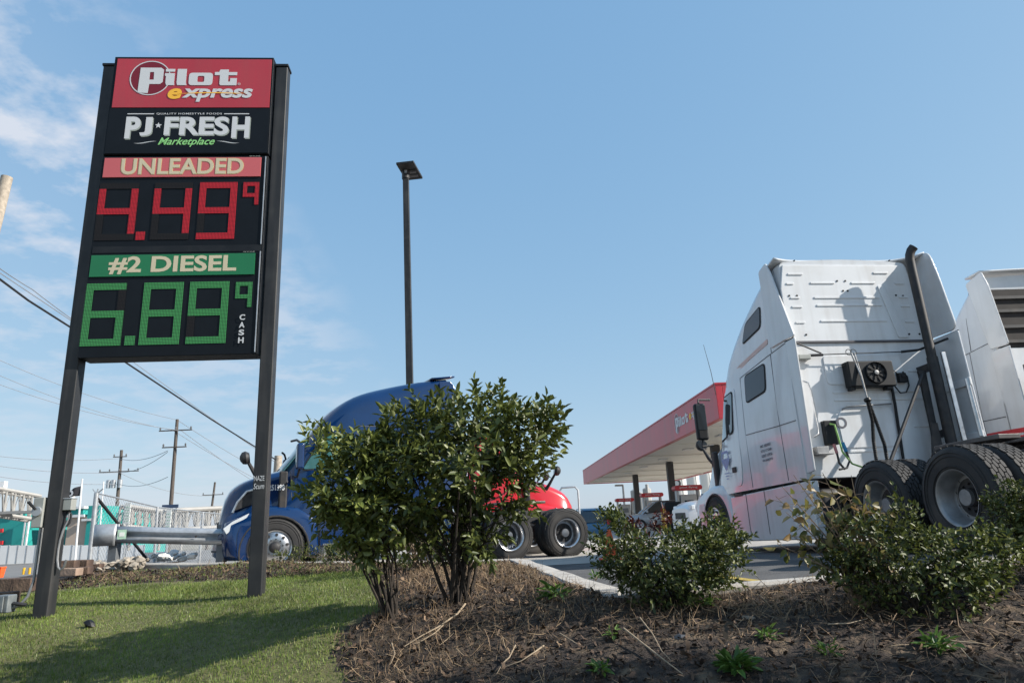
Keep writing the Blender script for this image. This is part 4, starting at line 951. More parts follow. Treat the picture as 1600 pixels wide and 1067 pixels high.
for r in [o for o in COL.objects if o.name.startswith('fuel_pump')]: r.location.z = at(1073, 762, 40).z * 0
# cars
M['silver'] = mat('silver_car_paint', (.42, .44, .46), .25, .3, coat=.5); M['wcar'] = mat('white_car_paint', (.62, .64, .66), .25, coat=.5)
M['blkcar'] = mat('black_car_paint', (.015, .016, .02), .2, coat=.6); M['bluecar'] = mat('light_blue_car_paint', (.06, .17, .30), .25, coat=.5)
def car(name, label, cat, loc, rz, paint, kind='suv', L=4.7, Wd=1.86):
    r = empty(name, label, cat, loc, rz); h = Wd / 2
    if kind == 'suv':
        belt = [(-.5 * L, .75), (-.48 * L, 1.02), (-.1 * L, 1.05), (.22 * L, 1.02), (.44 * L, .88), (.5 * L, .62)]
        roof = [(-.49 * L, 1.02), (-.43 * L, 1.55), (-.3 * L, 1.68), (0, 1.69), (.10 * L, 1.62), (.27 * L, 1.03)]
    else:
        belt = [(-.5 * L, .95), (-.49 * L, 1.12), (-.12 * L, 1.14), (.2 * L, 1.22), (.47 * L, 1.12), (.5 * L, .7)]
        roof = [(-.12 * L, 1.12), (-.10 * L, 1.75), (-.04 * L, 1.90), (.08 * L, 1.90), (.14 * L, 1.82), (.22 * L, 1.2)]
    bt_, rtb = smoothtab(belt), smoothtab(roof)
    rings = []
    for k in range(25):
        x = -L / 2 + L * k / 24; z = interp(bt_, x); w = h * (1 - .16 * (abs(x) / (L / 2)) ** 4)
        rings.append([Vector((x, s_ * w * a, b)) for s_, a, b in ((-1, .94, .30), (-1, 1.0, .55), (-1, .99, z - .16), (-1, .93, z - .02), (-1, .4, z + .03), (1, .4, z + .03), (1, .93, z - .02), (1, .99, z - .16), (1, 1.0, .55), (1, .94, .30))])
    bd = MB().loft(rings).build('body', paint, r, smooth=50)
    rings = []; x0, x1 = rtb[0][0], rtb[-1][0]
    for k in range(19):
        x = x0 + (x1 - x0) * k / 18; z = interp(rtb, x); zb2 = interp(bt_, x) - .05; w = h * .93; wt_ = w - .22 * max(.1, (z - zb2))
        rings.append([Vector((x, a, b)) for a, b in ((-w, zb2), (-wt_, z - .06), (-wt_ * .75, z), (wt_ * .75, z), (wt_, z - .06), (w, zb2))])
    cb = MB().loft(rings).build('cabin', M['glass'], r, smooth=40)
    xs_ = [x for x, z in rtb]; zr = max(z for x, z in rtb)
    top = [(x, z) for x, z in rtb if z > zr - .16]
    MB().grid(lambda u, v: Vector((top[0][0] + (top[-1][0] - top[0][0]) * v, (u * 2 - 1) * (h * .93 - .30), interp(rtb, top[0][0] + (top[-1][0] - top[0][0]) * v) + .008)), 6, 10).build('roof', paint, r, solid=.02)
    for s_ in (-1, 1):
        for xp in ((-.36 * L, -.16 * L, .02 * L) if kind == 'suv' else (-.11 * L, .0)):
            zp = interp(rtb, xp); MB().tube([(xp - .05, s_ * (h * .93 - .0), interp(bt_, xp) - .03), (xp, s_ * (h * .93 - .22 * (zp - interp(bt_, xp)) + .01), zp - .07)], .04, 6).build('pillar', paint, r)
        MB().tube([(x1 - .03, s_ * h * .9, rtb[-1][1]), (top[-1][0], s_ * (h * .93 - .20), top[-1][1] - .03)], .045, 6).build('windscreen_pillar', paint, r)
        for xw in (-.30 * L, .31 * L):
            w_ = MB().lathe([(-.1, .2), (-.1, .33), (-.06, .36), (.06, .36), (.1, .33), (.1, .2)], (0, 1, 0), (xw, s_ * (h - .10), .36), 28, closed=True).build('wheel', M['tyre'], r)
            MB().lathe([(0, .22), (.02 * s_, .21), (.01 * s_, .08), (.03 * s_, .05), (.03 * s_, 0)], (0, 1, 0), (xw, s_ * (h - .02), .36), 20).build('rim', M['alloy'], w_)
        MB().box((.22 * L, s_ * (h + .10), 1.12), (.12, .22, .15)).build('wing_mirror', paint, r, bevel=.04)
        MB().box((.475 * L, s_ * h * .70, .84 if kind == 'suv' else .98), (.14, .36, .16)).build('headlight', M['lamp'], r, bevel=.04)
        MB().box((-.488 * L, s_ * h * .78, .95), (.08, .2, .3)).build('tail_lamp', M['strred'], r, bevel=.03)
        for xd in (-.14 * L, .05 * L): MB().box((xd, s_ * h * 1.0, .95), (.16, .03, .03)).build('door_handle', M['chrome'], r, bevel=.01)
    if kind != 'suv':
        MB().box((-.31 * L, 0, 1.10), (.36 * L, Wd * .8, .02)).build('cargo_bed', M['greypl'], r)
    MB().box((.497 * L, 0, .72), (.06, Wd * .5, .22)).build('grille', M['frame'], r, bevel=.02)
    return r
c_ = at(985, 818, 42); car('crossover_car', 'silver white crossover car parked under the canopy behind the leafy bush', 'car', (c_.x + 1.9, 42, .0), R(180), M['silver'])
c_ = at(1085, 815, 19); car('pickup_truck', 'white pickup truck under the canopy left of the white tractor hood', 'pickup', (at(1058, 800, 24.5).x + 2.9, 24.5, .05), R(187), M['wcar'], 'pick', 5.8, 2.0)
c_ = at(952, 815, 62); car('black_car', 'black car half hidden by the bush left of the silver crossover', 'car', (c_.x, 62, -.15), R(180), M['blkcar'])
c_ = at(917, 800, 40); car('blue_car', 'light blue car whose roof shows right of the blue truck rear tyre', 'car', (c_.x, 40, -.3), R(95), M['bluecar'])
# waste bin and yellow bollard
b_ = at(1051, 805, 30); bn = empty('waste_bin', 'black square waste bin standing before the white pickup', 'bin', (b_.x, b_.y, .05))
MB().prism(rrect(-.33, .0, .33, .95, .05), (0, -.3, 0), (1, 0, 0), (0, 0, 1), (0, .6, 0)).build('bin_body', M['black'], bn, bevel=.03)
MB().prism(rrect(-.36, .95, .36, 1.32, .10), (0, -.33, 0), (1, 0, 0), (0, 0, 1), (0, .66, 0)).build('bin_hood', M['black'], bn, bevel=.04)
M['yel'] = mat('yellow_paint', (.62, .36, .02), .45, var=.1)
b_ = at(1036.5, 800, 29); bl_ = empty('bollard', 'short yellow bollard left of the black bin', 'bollard', (b_.x, b_.y, .05))
MB().lathe([(0, .10), (.98, .10), (1.03, .07), (1.05, 0)], (0, 0, 1), (0, 0, 0), 18).build('bollard_tube', M['yel'], bl_)
M['orange'] = mat('orange_plastic', (.72, .10, .02), .5, var=.1)
b_ = at(951, 826, 13.0); cn = empty('traffic_cone', 'orange cone glimpsed through the leaves of the middle bush', 'cone', (b_.x, b_.y, lot_z(b_.x, b_.y)))
MB().lathe([(.03, .15), (.52, .035), (.54, 0)], (0, 0, 1), (0, 0, 0), 20).build('cone_body', M['orange'], cn); MB().box((0, 0, .017), (.4, .4, .034)).build('cone_base', M['orange'], cn, bevel=.01)
# hoop bar and tall lot lamp, silos, tanks, light pole
M['silo'] = mat('silo_white', (.62, .61, .57), .6, var=.06, vscale=.3); M['silod'] = mat('plant_grey', (.36, .35, .33), .7, var=.1, vscale=.3)
h0, h1, h2, h3 = at(873, 800, 23), at(873, 762, 23), at(903, 760, 23), at(905, 800, 23)
MB().tube([(h0.x, 23, 0), (h1.x, 23, h1.z - .15), (h1.x + .1, 23, h1.z), (h2.x - .1, 23, h2.z), (h2.x, 23, h2.z - .12), (h3.x, 23, 0)], .035, 8).build('height_bar', M['galv'])
tag(bpy.data.objects['height_bar'], 'grey metal hoop bar standing right of the red hood', 'barrier')
p_ = at(973, 757, 62); r_ = empty('lot_light', 'small grey lot light pole seen beneath the far end of the canopy', 'lamp post', (p_.x, 62, 0))
MB().tube([(0, 0, 0), (0, 0, p_.z)], [.12, .08], 8).build('pole', M['galv'], r_); MB().box((-.35, 0, p_.z - .05), (.7, .4, .15)).build('lamp_head', M['galv'], r_, bevel=.03)
def tank(name, label, px0, px1, pyt, Yp, m, cone=True, grp=None):
    a, b = at(px0, pyt, Yp), at(px1, pyt, Yp); rad = (b.x - a.x) / 2; r = empty(name, label, 'tank', ((a.x + b.x) / 2, Yp, 0), 0, grp)
    MB().lathe([(-.5, rad), (a.z, rad), (a.z + rad * .35, rad * .25), (a.z + rad * .4, 0)], (0, 0, 1), (0, 0, 0), 28).build('tank_shell', m, r, smooth=30)
    MB().lathe([(a.z - .12, rad * 1.015), (a.z, rad * 1.02)], (0, 0, 1), (0, 0, 0), 28).build('rim_band', M['silod'], r)
    MB().tube([(rad * .3, -rad * .97, 0), (rad * .3, -rad * .97, a.z)], rad * .03, 6).build('ladder', M['silod'], r)
tank('storage_tank', 'white storage tank second from the left of the three under the canopy edge', 1072, 1091, 741, 85, M['silo'], grp='white storage tanks beyond the canopy')
tank('storage_tank', 'white storage tank carrying a dark round emblem, leftmost under the canopy edge', 1046, 1071, 744, 80, M['silo'], grp='white storage tanks beyond the canopy')
tank('storage_tank', 'white storage tank right of its twin, just left of the white tractor hood', 1093, 1112, 738, 88, M['silo'], grp='white storage tanks beyond the canopy')
flat('tank_emblem', [circle(0, 0, .5), circle(0, 0, .28)], T(at(1057, 755, 77.6).x, 77.6, at(1057, 755, 77.6).z) @ SIGNM, M['frame'], None); tag(bpy.data.objects['tank_emblem'], 'dark round emblem plate on the leftmost white tank', 'emblem')
pl = empty('cement_plant', 'hazy grey industrial silos seen between the two left canopy columns', 'silos', (0, 0, 0))
for i, (x0, x1, yt, Yp) in enumerate(((1004, 1017, 764, 160), (985, 1000, 767, 170), (1008, 1013, 757, 158), (997, 1004, 770, 165))):
    a, b = at(x0, yt, Yp), at(x1, yt, Yp); rad = (b.x - a.x) / 2
    MB().lathe([(-1, rad), (a.z, rad), (a.z + rad * .3, rad * .5), (a.z + rad * .31, 0)], (0, 0, 1), ((a.x + b.x) / 2, Yp, 0), 20).build('silo', M['silod'], pl, smooth=30)

# ---------------------------------------------------------------- lamp post
lb = at(645, 790, 22.0); lt_ = at(634, 268, 22.0)
lp_ = empty('lamp_post', 'tall dark parking lot lamp post with one flat square head behind the bush', 'lamp post', (lb.x, 22, 0))
lean = Vector((lt_.x - lb.x, 0, lt_.z))
MB().loft([[Vector((lean.x * t, 0, lean.z * t)) + Vector((dx, dy, 0)) * (.115 - .015 * t) for dx, dy in ((-1, -1), (1, -1), (1, 1), (-1, 1))] for t in (0, 1)]).build('pole', M['pole'], lp_, bevel=.01)
q0 = lean + Vector((0, 0, -.05))
ax_ = Vector((.13, .99, 0)); bx_ = Vector((-.99, .13, 0))
MB().tube([q0 + Vector((0, 0, -.25)), q0 + Vector((0, 0, .12))], .14, 10).build('pole_top_bracket', M['pole'], lp_)
for s in (1,):
    c = q0 + Vector((.13, .06, .10))
    rot = Matrix((ax_, bx_, (0, 0, 1))).transposed()
    MB().box(c, (1.2, .64, .09), rot).build('lamp_head', M['pole'], lp_, bevel=.02)
    for k in range(3): MB().box(c + ax_ * (-.1 + k * .28) + Vector((0, 0, -.055)), (.10, .5, .03), rot).build('cooling_fin', M['black'], lp_)
    MB().box(c + ax_ * .25 + Vector((0, 0, -.05)), (.55, .45, .02), rot).build('lamp_lens', M['lamp2'] if 'lamp2' in M else M['greypl'], lp_)
MB().box(q0 + Vector((.02, -.12, -.02)), (.09, .05, .12)).build('photo_cell', M['galv'], lp_, bevel=.01)

# ---------------------------------------------------------------- utility poles and lines
def upole(label, px, pyt, pyb, Yp, arms, r=.16, lean_px=0, zb=-1, m='wood'):
    t = at(px + lean_px, pyt, Yp); b = at(px, pyb, Yp)
    k = (zb - b.z) / (t.z - b.z); b2 = b + (t - b) * k
    ro = empty('utility_pole', label, 'utility pole', (b2.x, Yp, zb))
    MB().tube([(0, 0, 0), t - b2], [r * 1.15, r * .8], 10).build('pole_shaft', M[m], ro)
    for (py, wdt, kit) in arms:
        z = at(px, py, Yp).z; f_ = (z - b2.z) / (t.z - b2.z); c = (t - b2) * f_
        a = MB().box(c + Vector((0, -r, 0)), (wdt, .09, .10)).build('crossarm', M['wood'], ro)
        n = max(2, int(wdt / .8))
        for i in range(n):
            x = -wdt / 2 + .1 + (wdt - .2) * i / (n - 1)
            MB().tube([c + Vector((x, -r, .07)), c + Vector((x, -r, .18)), c + Vector((x, -r, .32))], [.04, .09, .05], 8).build('insulator', M['greypl'], a)
        if kit:
            for dx in (-.75, -.3, .3): MB().lathe([(-.45, .24), (.45, .24), (.5, .1)], (0, 0, 1), c + Vector((dx * 1.3, -.35, -1.4)), 12).build('transformer', M['galv'], ro)
    return ro
upole('wooden utility pole tallest of the distant ones, rising above a dark sign', 267, 655, 790, 62, [(673, 3.0, 0), (699, 2.2, 0)], .17, 10)
upole('wooden utility pole carrying transformers left of the tallest distant one', 182, 703, 800, 80, [(714, 1.6, 0), (737, 4.6, 1)], .2, 8)
upole('thin far utility pole just left of the blue truck nose', 330, 753, 800, 100, [(773, 3.0, 0)], .17, 6)
upole('pale wooden pole top behind the blue truck windscreen', 432, 712, 760, 30, [], .20, 3, m='woodp')
upole('near weathered pole top cut off by the left edge of the picture', -71, 277, 600, 16, [], .17, 82, zb=-.6, m='woodp')
def wire(name, label, pts, r, sag=0, grp=None, m='thinwire'):
    P_ = [at(*p) for p in pts]; out = []
    for a, b in zip(P_, P_[1:]):
        for k in range(12):
            t = k / 12; q_ = a.lerp(b, t); q_.z -= sag * 4 * t * (1 - t); out.append(q_)
    out.append(P_[-1]); o = MB().tube(out, r, 5).build(name, M[m]); tag(o, label, 'cable', grp); return o
wire('power_cable', 'thick black power cable passing behind the price sign to the short pole', [(-60, 392, 13), (45, 470, 16), (190, 562, 20), (330, 655, 26), (434, 720, 30)], .028, 0, m='wire')
wire('power_cable', 'thin upper cable at the left edge above the thick black one', [(-60, 375, 15), (50, 452, 20), (180, 545, 28), (430, 722, 40)], .014, .05)
wire('power_cable', 'fine cable joining the thick black one by a small spacer, left edge', [(-40, 400, 15), (110, 500, 18)], .012, .0)
for i, (pa, pb, lab) in enumerate((((-60, 535), (277, 656), 'highest thin line running from the left edge to the tallest distant pole top'), ((-60, 560), (270, 672), 'middle thin line running from the left edge to the tall distant pole arm'), ((-60, 578), (284, 673), 'lowest of three thin lines running to the tall distant pole arm'),)):
    wire('power_line', lab, [(*pa, 50), (*pb, 62)], .022, .6)
for pa, pb, lab in (((277, 656), (480, 770), 'thin line descending from the tall distant pole top towards the blue truck'), ((270, 672), (480, 785), 'second thin line descending right from the tall distant pole'), ((284, 673), (480, 800), 'third thin line descending right from the tall distant pole')):
    wire('power_line', lab, [(*pa, 62), (*pb, 85)], .024, .4)
for y0, y1, ye, lab in ((705, 716, 704, 'upper pole to pole line left of the transformers'), (718, 738, 706, 'lower pole to pole line left of the transformers'), (734, 756, 745, 'lowest line crossing low over the teal building')):
    wire('power_line', lab, [(-60, y0, 70), (186, y1, 79.7), (262, ye, 62)], .026, .5)
wire('power_line', 'low line from the transformer pole to the far thin pole', [(186, 738, 79.7), (332, 774, 99)], .03, .8)

# ---------------------------------------------------------------- left background
M['teal'] = mat('teal_cladding', (.02, .30, .27), .6, var=.07, vscale=.3); M['tealdk'] = mat('dark_teal_cladding', (.014, .19, .175), .6)
M['beige'] = mat('beige_block_wall', (.48, .38, .30), .85, var=.1, vscale=.6, dirt=((.3, .22, .17), .4, .6)); M['trimw'] = mat('white_trim', (.66, .66, .65), .6, var=.05)
M['whitef'] = mat('white_fence_panel', (.80, .80, .79), .6, var=.04, vscale=1)
M['steel'] = mat('pale_truss_steel', (.31, .30, .28), .6, var=.1, vscale=2)
def slab(name, x0, y0, x1, y1, Yp, dep, m, parent):
    a = at((x0 + x1) / 2, y1, Yp); b = at((x0 + x1) / 2, y0, Yp); l_ = at(x0, y1, Yp).x; r_ = at(x1, y1, Yp).x; loc = parent.location
    return MB().box(((l_ + r_) / 2 - loc.x, Yp + dep / 2 - loc.y, (a.z + b.z) / 2 - loc.z), (r_ - l_, dep, b.z - a.z)).build(name, m, parent)
tb = empty('warehouse', 'teal clad warehouse with white roof trim at the left edge', 'building', (-50, 80, -.6))
w_ = slab('wall', -160, 805, 29, 880, 78, 20, M['teal'], tb); slab('roof_trim', -162, 801, 31, 805.5, 77.7, 20.6, M['trimw'], tb)
slab('wall', 29, 808, 56, 858, 86, 12, M['tealdk'], tb); slab('roof_trim', 29, 804, 56, 808, 85.7, 12.4, M['trimw'], tb)
for x in (33, 38): slab('downpipe', x, 806, x + 2, 852, 77.4, .2, M['trimw'], tb)
for y in (826, 845): slab('red_sign_bar', -14, y, 3, y + 6, 77.7, .2, M['strred'], tb)
slab('rooftop_unit', -9, 752, 5, 765, 84, .6, M['trimw'], tb)
ob_ = empty('office_building', 'low beige and teal building between the sign post and the chain link fence', 'building', (-45, 75, -.6))
slab('wall', 98, 808, 129, 880, 75, 14, M['beige'], ob_); slab('roof_trim', 98, 804, 131, 808, 74.7, 14.4, M['trimw'], ob_)
slab('upper_wall', 98, 795, 129, 806, 79, 9, M['teal'], ob_); slab('upper_trim', 98, 791.5, 131, 795, 78.7, 9.4, M['trimw'], ob_)
slab('corner_tower', 128, 790, 146, 880, 74.8, 6, M['teal'], ob_); slab('tower_trim', 127, 810, 142, 813.5, 74.5, .3, M['trimw'], ob_)
slab('wing_wall', 144, 801, 200, 880, 78, 8, M['teal'], ob_); slab('upper_wall', 106, 772, 112, 790, 90, .5, M['trimw'], ob_)
fp_ = empty('panel_fence', 'long white panel fence in front of the teal building', 'fence', (-35, 55, -.6))
for i in range(20):
    x = -60 + i * 14.2; slab('fence_panel', x, 852 - x * .003, x + 12.6, 882 - x * .012, 52, .06, M['whitef'], fp_)
    slab('fence_post', x + 12.4, 851.5 - x * .003, x + 13.6, 883 - x * .012, 51.985, .08, M['galv'], fp_)
def truss(name, label, xa, ya, Ya, xb, yb2, Yb, hgt, wid, n):
    A, B = at(xa, ya, Ya), at(xb, yb2, Yb); ro = empty(name, label, 'truss', A); d = B - A; t = Vector((d.x, d.y, 0)).normalized(); nn = Vector((-t.y, t.x, 0)) * wid
    dz = Vector((0, 0, -hgt)); r1 = .13
    for o_ in (Vector(), nn):
        for z in (Vector(), dz): MB().tube([o_ + z, d + o_ + z], r1, 8).build('chord', M['steel'], ro)
    web = MB()
    for k in range(n + 1):
        p = d * (k / n); web.tube([p, p + dz], .07, 6).tube([p + nn, p + nn + dz], .07, 6).tube([p, p + nn], .05, 6).tube([p + dz, p + nn + dz], .05, 6)
        if k < n:
            q_ = d * ((k + .5) / n); e_ = d * ((k + 1) / n)
            for o_ in (Vector(), nn): web.tube([p + o_ + dz, q_ + o_, e_ + o_ + dz], .055, 6)
    web.build('web_members', M['steel'], ro); return ro
tr1 = truss('sign_gantry', 'pale steel lattice gantry crossing above the teal warehouse', -60, 752, 46, 64, 775, 50, 1.65, 1.6, 9)
slab('catwalk', -60, 799, 60, 803, 47.5, 1.0, M['steel'], tr1)
for px in (56, 64): slab('gantry_leg', px, 800, px + 3.0, 890, 49, .3, M['steel'], tr1)
tr2 = truss('sign_gantry', 'low pale lattice gantry seen through the chain link fence', 196, 790, 40, 282, 803, 42, 1.1, 1.2, 8)
for px in (198, 245, 280): slab('gantry_leg', px, 800, px + 2, 860, 41, .2, M['steel'], tr2)
ft_ = truss('footbridge', 'grey steel footbridge left of the blue truck nose', 275, 797, 36, 420, 790, 40, 1.0, 1.4, 9)
# flag poles, flag, signs
def fpole(label, x0, y0, x1, y1, Yp):
    a, b = at(x0, y0, Yp), at(x1, y1, Yp); o = MB().tube([a, b], [.07, .05], 8).build('flag_pole', M['trimw']); tag(o, label, 'flag pole'); return o
fpole('tall white flag pole flying the black flag beside the sign post', 116, 885, 128.5, 748, 44)
fpole('shorter white flag pole just right of the chain link corner post', 154, 850, 162, 752, 60)
fa_, fb_, fc_, fd_ = at(104, 768, 43.9), at(125, 759, 43.9), at(123, 774, 43.9), at(103.5, 778, 43.9)
flg = empty('flag', 'black flag with a white roundel flying to the left of its pole', 'flag', fb_)
M['flagb'] = mat('black_flag_cloth', (.012, .012, .018), .8)
def flagf(u, v):
    p = fa_.lerp(fb_, u).lerp(fd_.lerp(fc_, u), v); return p - fb_ + Vector((0, .12 * math.sin(u * 7 + v), 0))
MB().grid(flagf, 14, 6).build('flag_cloth', M['flagb'], flg, solid=.012)
fc2 = fa_.lerp(fc_, .42) - fb_
flat('flag_roundel', [circle(fc2.x, fc2.z, .20, 24), circle(fc2.x - .02, fc2.z - .02, .10, 18)], T(0, -.16, 0) @ SIGNM, M['wh'], flg)
M['signw'] = mat('white_sign_sheet', (.68, .70, .66), .5); M['signg'] = mat('pale_green_print', (.38, .55, .42), .5)
def vsign(label, x0, x1, y0, y1, Yp, n):
    a, b = at(x0, y1, Yp), at(x1, y0, Yp); ro = empty('panel_sign', label, 'sign', ((a.x + b.x) / 2, Yp, a.z)); w = b.x - a.x; h = b.z - a.z
    MB().box((0, 0, h / 2), (w, .03, h)).build('sign_sheet', M['signw'], ro)
    for k in range(n): MB().box((0, -.018, h * (.12 + .8 * k / n)), (w * .7, .004, h * .05)).build('print_bar', M['signg'], ro, smooth=0)
    MB().tube([(0, .04, -1.2), (0, .04, h)], .03, 6).build('sign_stake', M['galv'], ro)
vsign('narrow white sign with pale green print, left one of two beyond the guardrail', 192.5, 205, 785, 818, 21, 6)
vsign('narrow white sign with pale green print standing under the dark blue sign', 258, 268.5, 795, 826, 21, 5)
a, b = at(253, 794, 34), at(279, 787.5, 34); ds = empty('road_sign', 'dark blue road sign seen edge on below the tallest utility pole', 'sign', ((a.x + b.x) / 2, 34, a.z))
M['signnavy'] = mat('navy_sign_back', (.035, .06, .12), .5)
MB().box((0, 0, (b.z - a.z) / 2), (b.x - a.x, .05, b.z - a.z)).build('sign_plate', M['signnavy'], ds, bevel=.01); MB().tube([(0, .06, -2.2), (0, .06, .2)], .05, 6).build('sign_stake', M['wood'], ds)
# chain link fence
cf = empty('chain_link_fence', 'galvanised chain link fence with a braced corner post behind the guardrail', 'fence', at(138, 893, 13.6))
fo_ = cf.location.copy()
FP = [(138, 893, 151, 770, 13.6), (241, 880, 246, 792, 16.5), (311, 880, 317, 800, 19.5), (368, 880, 374, 806, 22)]
pts = []
for i, (xb, yb_, xt, yt_, Yp) in enumerate(FP):
    b = at(xb, yb_, Yp); t = at(xt, yt_, Yp); pts.append((b - fo_, t - fo_))
    MB().tube([b - fo_ + Vector((0, 0, -.3)), t - fo_], .045 if i == 0 else .034, 10).build('fence_post', M['galv'], cf)
MB().tube([at(152, 778, 13.6) - fo_, at(232, 876, 15.8) - fo_], .03, 8).build('corner_brace', M['frame'], cf)
for k in range(3): MB().tube([pts[0][1] + Vector((0, 0, -.02 - .0 * k)), pts[0][1] + Vector((-.08 + .1 * k, 0, .08))], .012, 6).build('barb_arm', M['galv'], cf)
mesh_ = MB()
for (b0, t0), (b1, t1) in zip(pts, pts[1:]):
    n = int((b1 - b0).length / .11); nz_ = 13
    g_ = lambda u, v: b0.lerp(b1, u).lerp(t0.lerp(t1, u), v)
    for k in range(-nz_, n + nz_):
        for s_ in (1, -1):
            line = []
            for j in range(nz_ + 1):
                u = (k + s_ * j * 1.0) / n
                if 0 <= u <= 1: line.append(g_(u, j / nz_))
            if len(line) > 1: mesh_.tube([line[0], line[-1]], .0035, 3, False)
    MB().tube([t0, t1], .016, 6).build('top_rail', M['galv'], cf)
mesh_.build('wire_mesh', M['galv'], cf, smooth=0)
# guardrail
M['dgalv'] = mat('dull_guard_post', (.17, .18, .19), .6, .4, var=.15, vscale=9)
gA, gB = at(181, 835, 12.4), at(420, 840, 13.0)
gr_ = empty('guardrail', 'galvanised w-beam guardrail with a rounded end left of the blue truck', 'guardrail', (gA.x, gA.y, at(176, 890, 12.4).z))
gl0 = gA - gr_.location; gl1 = gB - gr_.location
prof = [(0, .14), (.015, .135), (.07, .095), (.075, .06), (.02, .028), (.0, .0), (.02, -.028), (.075, -.06), (.07, -.095), (.015, -.135), (0, -.14)]
tt = (gl1 - gl0); tt.z = 0; tt.normalize(); nn = Vector((tt.y, -tt.x, 0))
MB().loft([[gl0.lerp(gl1, f_) + nn * d + Vector((0, 0, z)) for d, z in prof] for f_ in (0, .25, .5, .75, 1)], caps=False, closed=False).build('beam', M['galv'], gr_, solid=.006, smooth=50)
tp_ = [(.02, .075), (-.14, .09), (-.27, .07), (-.345, .01), (-.37, -.07), (-.35, -.15), (-.28, -.21), (-.15, -.235), (-.02, -.235)]
tp_ = smoothtab(tp_, 3)
MB().loft([[gl0 + tt * a + nn * b + Vector((0, 0, z)) for a, b in tp_] for z in (-.185, .185)], caps=False, closed=False).build('end_terminal', M['galv'], gr_, solid=.006, smooth=60)
MB().box(gl0 + nn * .085 + tt * .12, (.14, .006, .16), Matrix((tt, -nn, (0, 0, 1))).transposed()).build('marker_plate', M['signg'], gr_)
MB().box(gl0 + nn * .09 + tt * .12, (.08, .006, .07), Matrix((tt, -nn, (0, 0, 1))).transposed()).build('marker_print', M['signw'], gr_)
L_ = (gl1 - gl0).length
for d_ in (-.02, 1.75, 3.5):
    c = gl0 + tt * d_ - nn * .09; MB().box((c.x, c.y, (c.z + .1 - .6) / 2), (.15, .15, c.z + .7)).build('guard_post', M['dgalv'], gr_, bevel=.01)
MB().tube([gl0.lerp(gl1, .52) + nn * .085, gl0.lerp(gl1, .52) + nn * .1], .02, 8).build('splice_bolt', M['frame'], gr_)
# retaining blocks, stones, debris
M['brickt'] = mat('tan_retaining_block', (.28, .20, .15), .9, var=.3, vscale=5, bump=.4, bscale=25)
M['brickb'] = mat('brown_retaining_block', (.075, .048, .037), .9, var=.4, vscale=4, bump=.5, bscale=25, dirt=((.3, .2, .13), .5, 3))
blk = [('dark brown retaining block half in shade at the left frame edge, lower course', 8, 914, 8.8, .36), ('brown retaining block left of the sign post, its right end in the light', 38, 913, 8.8, .24), ('brown retaining block in the left corner above the grey box', 4, 936, 8.2, .30),
       ('upper brown wall block just right of the sign post', 106, 881, 10.3, .26), ('upper brown wall block left of the fence corner post', 130, 880, 10.5, .22), ('pale tan wall block under the upper ones, right of the post', 112, 893, 10.1, .24), ('short brown wall block at the foot of the fence corner post', 133, 891, 10.3, .16), ('broken brown block right of the fence corner post', 152, 886, 11.0, .16)]
for i, (lab, px, py, Yp, w) in enumerate(blk):
    c = at(px, py, Yp); hb = .16 if Yp < 9 else .105; o = MB().box((0, 0, 0), (w, .16, hb)).build('retaining_block', M['brickt'] if 'pale tan' in lab else M['brickb'], bevel=.012); o.location = c; o.rotation_euler = (0, rnd.uniform(-.03, .03), rnd.uniform(-.1, .12)); tag(o, lab, 'block', 'brown retaining blocks by the sign post')
def rock(c, s, m):
    b = bmesh.new(); bmesh.ops.create_icosphere(b, subdivisions=2, radius=1)
    ph = [rnd.uniform(0, 6) for _ in range(6)]
    for v in b.verts:
        k = 1 + .18 * math.sin(3 * v.co.x + ph[0]) * math.cos(4 * v.co.y + ph[1]) + .12 * math.sin(6 * v.co.z + ph[2]); v.co = Vector((v.co.x * s[0] * k, v.co.y * s[1] * k, v.co.z * s[2] * k))
    me = bpy.data.meshes.new('rock'); b.to_mesh(me); b.free(); o = link('rock', me, m); o.location = c; o.rotation_euler = (rnd.uniform(-.5, .5), rnd.uniform(-.5, .5), rnd.uniform(0, 6)); return o
M['rockp'] = mat('pale_rubble', (.42, .38, .32), .9, var=.3, vscale=5, bump=.4, bscale=20, island=[(.30, .26, .21)])
for i in range(46):
    px = rnd.uniform(150, 232); py = 884 - (px - 150) * .06 + rnd.uniform(-7, 9); Yp = 11.3 + rnd.uniform(-.5, .6); s = rnd.uniform(.03, .085)
    o = rock(at(px, py, Yp), (s * 1.3, s, s * .7), M['rockp']); tag(o, 'pale grey rubble stone in the heap under the guardrail end', 'stone', 'rubble stones under the guardrail')
M['film'] = mat('white_rubble', (.72, .70, .66), .8, var=.15, vscale=9)
for i in range(22):
    px = rnd.uniform(236, 305); py = 873 - (px - 236) * .05 + rnd.uniform(-11, 3) * (1 - abs(px - 268) / 60); s = rnd.uniform(.03, .075)
    o = rock(at(px, py, 13.2 + rnd.uniform(-.3, .4)), (s * 1.4, s, s * .8), M['film']); tag(o, 'white broken lump in the debris behind the guardrail', 'debris', 'white debris behind the guardrail')
